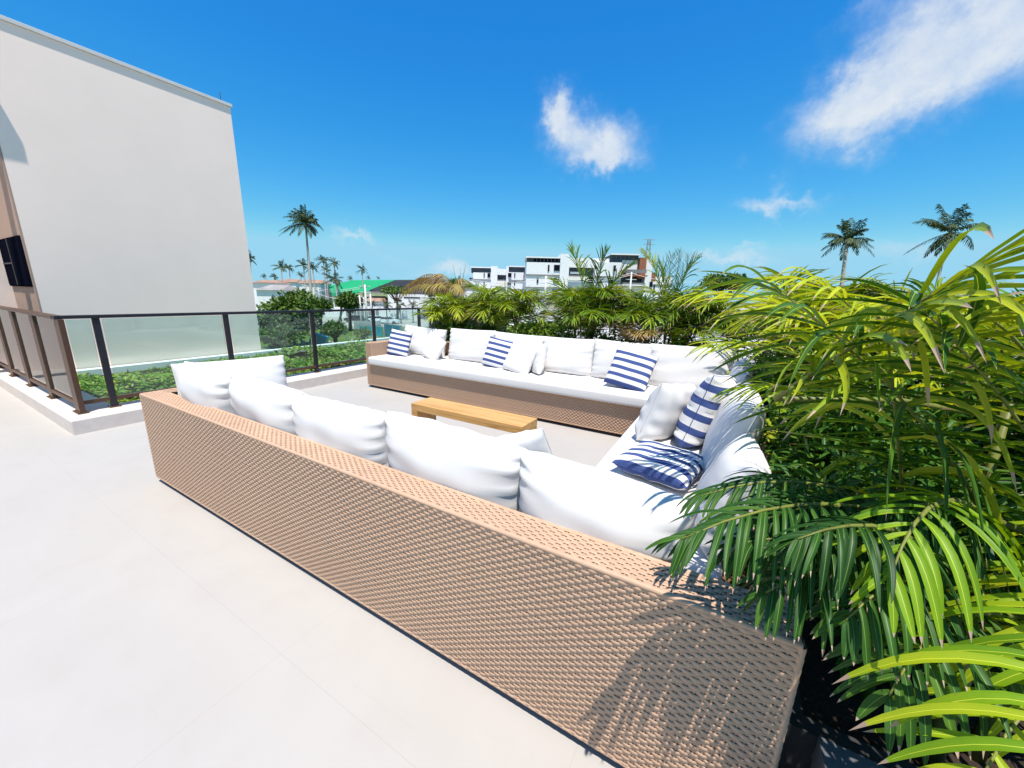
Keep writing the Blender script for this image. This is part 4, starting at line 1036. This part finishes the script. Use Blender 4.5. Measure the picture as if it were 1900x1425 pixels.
B('terracotta_panel', 'brick', 1538, 180, 1592, 350, -.6, 11); B('wall', 'white', 1596, 190, 1650, None, 0, 12.6); B('wall', 'white', 1650, 330, 1850, None, 2.0, 12)
B('terracotta_panel', 'brick', 1652, 300, 1692, 372, .5, 1.9)
for y in (322, 426, 518): B('floor_slab', 'slabgrey', 608, y, 1402, y+9, -.25, .5)
for y in (322, 400, 520): B('balcony_slab', 'brick' if y == 322 else 'white', 1395, y, 1600, y+10, -1.6, 1.9)
for y in (395, 460, 520): B('floor_slab', 'slabgrey', 1690, y, 1850, y+7, 1.8, 1.98)
for y in (278, 385): B('balcony_rail', 'slabgrey', 1405, y, 1590, y+28, -1.5, -1.42)
for x0, x1, y0, y1 in ((700, 716, 345, 388), (700, 716, 440, 487), (1205, 1245, 345, 390), (1300, 1340, 345, 390), (1205, 1245, 440, 487), (1300, 1340, 440, 487), (1330, 1350, 240, 290), (838, 888, 236, 287), (838, 888, 342, 388), (832, 880, 440, 487), (788, 803, 236, 290), (1135, 1175, 340, 388)):
    f_ = B('window', 'slabgrey', x0, y0, x1, y1, (-.12 if x0 < 1000 or x0 > 1199 else .78), (.05 if x0 < 1000 else .95)); B('pane', 'glassdark', x0+3, y0+3, x1-3, y1-3, (-.18 if x0 < 1000 or x0 > 1199 else .72), (-.121 if x0 < 1000 or x0 > 1199 else .779), f_)
for x0, x1, y0, y1 in ((1560, 1590, 470, 520), (1640, 1665, 375, 420), (1700, 1712, 465, 510), (1700, 1712, 400, 445)):
    f_ = B('window', 'slabgrey', x0, y0, x1, y1, -.12 if x0 < 1650 else 1.85, .1 if x0 < 1650 else 2.1); B('pane', 'glassdark', x0+2, y0+3, x1-2, y1-3, -.18 if x0 < 1650 else 1.8, -.121 if x0 < 1650 else 1.849, f_)
for k in range(8): B('mullion', 'slabgrey', 664+30*k, 186, 667+30*k, 214, .2, .299)
B('penthouse_window', 'glassdark', 664, 187, 886, 213, .22, .298)
for k in range(6): B('mullion', 'slabgrey', 1312+36*k, 165, 1315+36*k, 196, .42, .499)
B('wall_panel', 'white', 985, 290, 1075, 308, 1.8, 1.9)
b2 = Block('apartment_block', 'lower white apartment block left of the large one, with narrow dark windows', 'building', 925, 120)
B2 = lambda n, m, x0, y0, x1, y1, f, k, par=None: b2.box(n, M[m], zu(x0), zv(y0), zu(x1), zv(y1) if y1 is not None else None, f, k, par)
B2('wall', 'white', 172, 300, 325, None, 0, 14); B2('penthouse', 'darkgrey', 155, 262, 318, 302, .3, 12); B2('roof', 'white', 150, 253, 322, 262, -.3, 13)
B2('wall', 'white', 320, 248, 372, None, -.5, 14); B2('wall', 'white', 372, 268, 446, 318, .8, 13); B2('recess', 'darkgrey', 372, 318, 446, 362, 2.2, 13); B2('wall', 'white', 372, 366, 446, None, 1.2, 12)
B2('wall', 'white', 446, 248, 466, None, -.3, 13); B2('wall', 'white', 466, 298, 610, None, 0, 14); B2('penthouse', 'darkgrey', 466, 255, 608, 300, .3, 12); B2('roof', 'white', 462, 246, 612, 255, -.3, 13)
B2('balcony_slab', 'brick', 588, 322, 650, 334, -2, 2); B2('balcony_rail', 'darkgrey', 590, 290, 650, 320, -1.9, -1.8); B2('recess', 'darkgrey', 612, 340, 648, None, 1, 5); B2('wall', 'white', 135, 340, 172, 400, 1, 10)
for y in (358, 432): B2('floor_slab', 'slabgrey', 170, y, 612, y+7, -.25, .5)
for x0, x1, y0, y1 in ((290, 315, 303, 340), (460, 490, 303, 338), (512, 522, 303, 338), (512, 522, 372, 405), (258, 268, 303, 338), (258, 268, 372, 405), (455, 488, 378, 400), (138, 162, 342, 365)):
    f_ = B2('window', 'slabgrey', x0, y0, x1, y1, -.42 if 440 < x0 < 466 else -.12, .05); B2('pane', 'glassdark', x0+2, y0+2, x1-2, y1-2, -.5 if 440 < x0 < 466 else -.18, -.421 if 440 < x0 < 466 else -.121, f_)
# long low wall between
b3 = Block('site_hoarding', 'long pale fence wall below the apartment blocks', 'fence', 1000, 70)
for k in range(16): b3.box('panel', M['white'] if k % 2 else M['kerb'], 868+34*k, 556+k*.8, 868+34*k+33.5, None, .0, .1)
b3 = Block('low_building', 'low white building behind the dried fronds with a flat roof', 'building', 850, 110)
b3.box('wall', M['white'], 828, 532, 876, None, 0, 8); b3.box('roof', M['kerb'], 826, 528, 878, 532, -.4, 8.4)
# hall with the green roof
h = Block('hall', 'wide hall with a bright green sheet roof', 'building', 650, 112)
z_r, z_e = h.Z(660, 519), h.Z(650, 545)
mb = MB()
x0, x1, x2, x3 = h.X(576), h.X(612), h.X(712), h.X(690)
def P3(u, v, y): 
    p = at(u, v, h.d); return (h.X(u)*(1+y/h.d), y, (p.z-EYE)*(1+y/h.d)+EYE-G)
a_, b_, c_, d_, e_ = P3(578, 530, 14), P3(606, 519, 22), P3(716, 518, 22), P3(687, 537, 5), P3(618, 549, 0)
mb.quad(a_, b_, c_, e_); mb.v[-4:] = [a_, e_, d_, c_]; mb.quad(a_, c_, b_, b_); 
mb = MB(); mb.v = [a_, e_, d_, c_, b_]+[(x, y, z-.25) for x, y, z in (a_, e_, d_, c_, b_)]
mb.f = [(0, 1, 2, 3, 4), (9, 8, 7, 6, 5), (0, 5, 6, 1), (1, 6, 7, 2), (2, 7, 8, 3), (3, 8, 9, 4), (4, 9, 5, 0)]; mb.mi = [0]*7
mb.build('roof', M['greenroof'], h.t)
h.box('wall', M['slabgrey'], 612, 552, 700, None, 10, 20)
for u in (612, 640, 668): h.box('pillar', M['white'], u, 551, u+3, None, 2, 2.5)
h2 = Block('market_shed', 'dark roofed shed with a white front block under the dried fronds', 'building', 760, 101)
h2.t['label'] = 'dark roofed shed with a white front block, right of the green roof'
mb = MB()
def P4(u, v, y):
    p = at(u, v, h2.d); return (h2.X(u)*(1+y/h2.d), y, (p.z-EYE)*(1+y/h2.d)+EYE-G)
q = [P4(686, 538, 0), P4(728, 545, -1), P4(836, 547, 3), P4(850, 530, 12), P4(790, 519, 14), P4(712, 519, 14)]
mb.v = q+[(x, y, z-.3) for x, y, z in q]; k = 6
mb.f = [tuple(range(k)), tuple(range(2*k-1, k-1, -1))]+[(i, k+i, k+(i+1) % k, (i+1) % k) for i in range(k)]; mb.mi = [0]*8
mb.build('roof', M['blackroof'], h2.t)
h2.box('wall', M['white'], 724, 546, 800, None, -2, 5); h2.box('wall', M['white'], 800, 560, 840, None, -1, 5)
h2.box('eave', M['slabgrey'], 690, 541, 726, 544, -1, 1)
for (a1, c1, d1, e1) in ((753, 551, 783, 553), (735, 556, 749, 559)):
    h2.box('opening', M['blackroof'], a1, c1, d1, e1, -2.1, -2.0)
def house(label, u0, u1, vr, ve, d, m='tile', name='house', group='tiled houses in the distance', wallm='white'):
    hh = Block(name, label, 'house', (u0+u1)/2, d, group=group)
    x0, x1 = hh.X(u0), hh.X(u1); ze, zr = hh.Z(u0, ve), hh.Z(u0, vr)
    MB().box(x0+.4, .4, 0, x1-.4, 7.6, ze-.05).build('wall', M[wallm], hh.t)
    mb = MB(); mb.v = [(x0, 0, ze), (x1, 0, ze), (x1, 8, ze), (x0, 8, ze), (x0+1, 4, zr), (x1-1, 4, zr)]
    mb.f = [(0, 1, 5, 4), (2, 3, 4, 5), (1, 2, 5), (3, 0, 4), (3, 2, 1, 0)]; mb.mi = [0]*5
    mb.build('roof', M[m], hh.t)
    return hh
house('tiled house at the edge of the cream wall with a pinkish roof', 462, 508, 518, 524, 85)
house('grey roofed house in front of the pinkish roofed one', 470, 525, 527, 537, 70, 'tileg')
house('long low roof just left of the tallest palm trunk', 515, 552, 517, 523, 130)
house('roof between the tallest palm trunk and the green roof', 553, 598, 518, 525, 120)
house('small brown tiled house behind the electric poles', 672, 712, 549, 559, 98, 'tile')
house('distant house with a pale roof at the right skyline', 1500, 1560, 530, 540, 60, 'tileg', wallm='white')
house('distant house with a brown roof at the right skyline', 1640, 1700, 532, 542, 60, 'tile')

rdm = mat('street_surface', (.40, .37, .33), .9, .12, .3)
rq = MB(); P_ = [onz(u, v, G) for u, v in ((470, 608), (560, 582), (1300, 572), (1300, 604), (660, 607))]
n_ = len(rq.v); rq.v += [(p.x, p.y, G+.02) for p in P_]; rq.f.append((0, 1, 2, 3, 4)[::-1]); rq.mi.append(0)
tag(rq.build('street', rdm), kind='structure')
# walls, gates and fences of the street
fz = Block('teal_fence', 'corrugated teal sheet fence of the lot behind the glass', 'fence', 670, 52)
def sheet(par, x0, x1, y, z0, z1, m, name):
    n = int((x1-x0)/.11); xs = np.linspace(x0, x1, n+1)
    mb = MB()
    for i in range(n):
        ya, yb = y+.04*(i % 2), y+.04*((i+1) % 2)
        mb.quad((xs[i], ya, z0), (xs[i+1], yb, z0), (xs[i+1], yb, z1), (xs[i], ya, z1))
    return mb.build(name, m, par)
zt = fz.Z(660, 598)
sheet(fz.t, fz.X(636), fz.X(690), 3, fz.Z(660, 616), fz.Z(660, 599), M['steel'], 'pale_sheet')
sheet(fz.t, fz.X(664), fz.X(706), 0, fz.Z(680, 625), fz.Z(680, 607), M['teal'], 'teal_sheet')
for u in (636, 664, 690, 706): fz.box('post', M['tealb'], u, 603, u+.8, None, -.1, -.02)
f2 = Block('teal_gate_wall', 'deep teal sheet fence running away to the right of the lot', 'fence', 720, 52, yaw=rad(-35))
sheet(f2.t, -1.1, 2.6, 0, f2.Z(720, 627), f2.Z(720, 603), M['tealb'], 'teal_sheet')
for x in (-1.1, .7, 2.5): box('post', M['steel'], x, -.12, 0, x+.08, -.02, f2.Z(720, 602), f2.t)
wl = Block('street_wall', 'long white street wall behind the parked cars', 'wall', 690, 96)
wl.box('wall', M['white'], 600, 572, 800, None, 0, .3)
for k in range(9): wl.box('gate_panel', M['slabgrey'], 640+7*k, 574, 645+7*k, None, -.2, -.02)
wl.box('signboard', M['white'], 664, 560, 672, 570, -.5, -.3)

def pole(label, u, v, d, group='electric poles along the street'):
    c = at(u, v, d); b = Vector((c.x, c.y, G)); t = thing('electric_pole', label, 'pole', tuple(b), frame_at(u, d)[1], group)
    h_ = c.z-G
    MB().tube([(0, 0, 0), (0, 0, h_*.5), (0, 0, h_)], [.2, .17, .13], 8).build('shaft', M['pole'], t, smooth=True)
    for z in (h_-.3, h_-1.2): MB().box(-.9, -.06, z, .9, .06, z+.1).build('crossarm', M['pole'], t)
    return t, h_
pole('white electric pole left of the teal fence post, nearest of the group', 667, 548, 62)
pole('tall electric pole in the middle of the group', 677, 528, 60)
pole('electric pole right of the group beside the tiled roof', 687, 545, 70)
pole('white electric pole below the palm row at the left end of the apartment block', 1013, 512, 60)
pole('white pole in front of the terracotta panel', 1172, 505, 62)
pole('pole among the fronds right of the shed', 810, 548, 50)
wr = MB()
for (ua, va, ub, vb, da, db) in ((560, 528, 677, 530, 64, 60), (560, 531, 677, 533, 64, 60), (580, 540, 667, 550, 60, 62), (1013, 513, 1172, 507, 60, 62), (1013, 517, 1172, 510, 60, 62), (870, 518, 1013, 514, 62, 60), (1172, 507, 1330, 520, 62, 60)):
    A1, B1 = at(ua, va, da), at(ub, vb, db); pts = []
    for k in range(11):
        q = k/10; p = A1.lerp(B1, q); p.z -= 1.3*4*q*(1-q)*.6; pts.append(tuple(p))
    wr.tube(pts, .035, 4)
tag(wr.build('power_lines', M['pole']), 'thin pale electric wires sagging between the street poles', 'wires', kind='stuff')
tw = Block('lattice_mast', 'thin lattice mast on the skyline behind the large apartment block', 'mast', 1197, 180)
mb = MB(); hz = tw.Z(1197, 446)
for sx in (-1, 1):
    for sy in (-1, 1): mb.tube([(sx*2.2, sy*2.2+2, 0), (sx*.5, sy*.5+2, hz)], .13, 4)
for k in range(10):
    z = hz*(k+.5)/10.5; r_ = 2.2-1.7*z/hz
    mb.tube([(-r_, 2-r_, z), (r_, 2-r_, z+2.2)], .09, 4); mb.tube([(r_, 2-r_, z), (-r_, 2-r_, z+2.2)], .09, 4)
mb.build('lattice', M['slabgrey'], tw.t)
mb = MB()
for z in (hz-.2, hz-2.2): mb.tube([(-2.6, 2, z), (2.6, 2, z)], .12, 4)
mb.build('crossarm', M['slabgrey'], tw.t)

# ------------------------------------------------------------------ cars
def car(label, u, v, m, kind='car', yaw=0, cat='car', L=4.2):
    p = onz(u, v, G); d = (p-Vector((0, 0, EYE))).dot(fw)
    t = thing('parked_'+('pickup' if kind == 'pickup' else 'car'), label, cat, (p.x, p.y, G), frame_at(u, d)[1]+yaw, 'parked vehicles on the street')
    W_ = .85; s = L/4.2
    prof = [(-2.1, .35), (-2.1, .75), (-1.95, .92), (-1.1, 1.0), (1.9, .95) if kind != 'pickup' else (1.95, 1.0), (2.1, .8), (2.1, .35)]
    mb = MB(); Mx = Matrix(((s, 0, 0, 0), (0, 0, 1, 0), (0, 1, 0, 0), (0, 0, 0, 1)))
    mb.prism(prof, -W_, W_, M4=Mx); mb.build('body', m, t, .05)
    cab = [(-1.15, .95), (-.55, 1.43), (.5, 1.45), (.75, 1.4), (.95, .97)] if kind == 'pickup' else [(-1.15, .95), (-.5, 1.42), (.8, 1.45), (1.55, 1.3), (1.85, .95)]
    mb = MB(); mb.prism(cab, -W_+.1, W_-.1, M4=Mx); c_ = mb.build('cabin', M['glassdark'], t, .03)
    top = [(x*.92, y) for x, y in cab[1:-1]]+[(cab[-2][0]*.9, cab[-2][1]+.05), (cab[1][0]*.8, cab[1][1]+.06)]
    MB().box(cab[1][0]*s, -W_+.12, 1.42, cab[-2][0]*s, W_-.12, 1.50).build('roof', m, t, .02)
    for x in (-1.3, 1.3):
        for y in (-W_, W_-.2):
            MB().tube([(x*s, y-.02, .33), (x*s, y+.22, .33)], .33, 14).build('wheel', M['rubber'], t)
    return t
car('blue car parked beneath the leaning palm', 611, 584, M['carblue'], yaw=rad(10))
car('dark car parked at the left of the row before the white wall', 659, 598, M['cardark'], yaw=rad(8))
car('white hatchback between the dark car and the pickup', 699, 599, M['carwhite'], yaw=rad(160))
car('white pickup truck parked at the right of the row', 718, 601, M['carwhite'], 'pickup', rad(188), 'pickup truck', 4.9)
car('dark blue car half hidden behind the fronds beyond the pickup', 790, 592, M['carblue'], yaw=rad(12))
rbm = MB()
for k in range(40):
    u = random.uniform(560, 690); v = random.uniform(632, 650); p = onz(u, v, G); r_ = random.uniform(.15, .5)
    mm = Matrix.Translation(p) @ Matrix.Rotation(random.uniform(0, 6), 4, Vector((random.random(), random.random(), 1)).normalized())
    rbm.box(-r_, -r_*.7, -r_*.3, r_, r_*.7, r_*.4, M4=mm)
tag(rbm.build('rubble', M['rubble']), 'broken pale rubble on the lot below the terrace', 'rubble', kind='stuff')
sb = box('sheet_shack', M['teal'], -.9, -.6, 0, .9, .6, 1.3); pz = onz(590, 640, G); sb.location = pz; sb.rotation_euler = (0, rad(18), rad(40))
tag(sb, 'pale teal sheets leaning in a heap on the lot, left of the round bush', 'sheet heap')
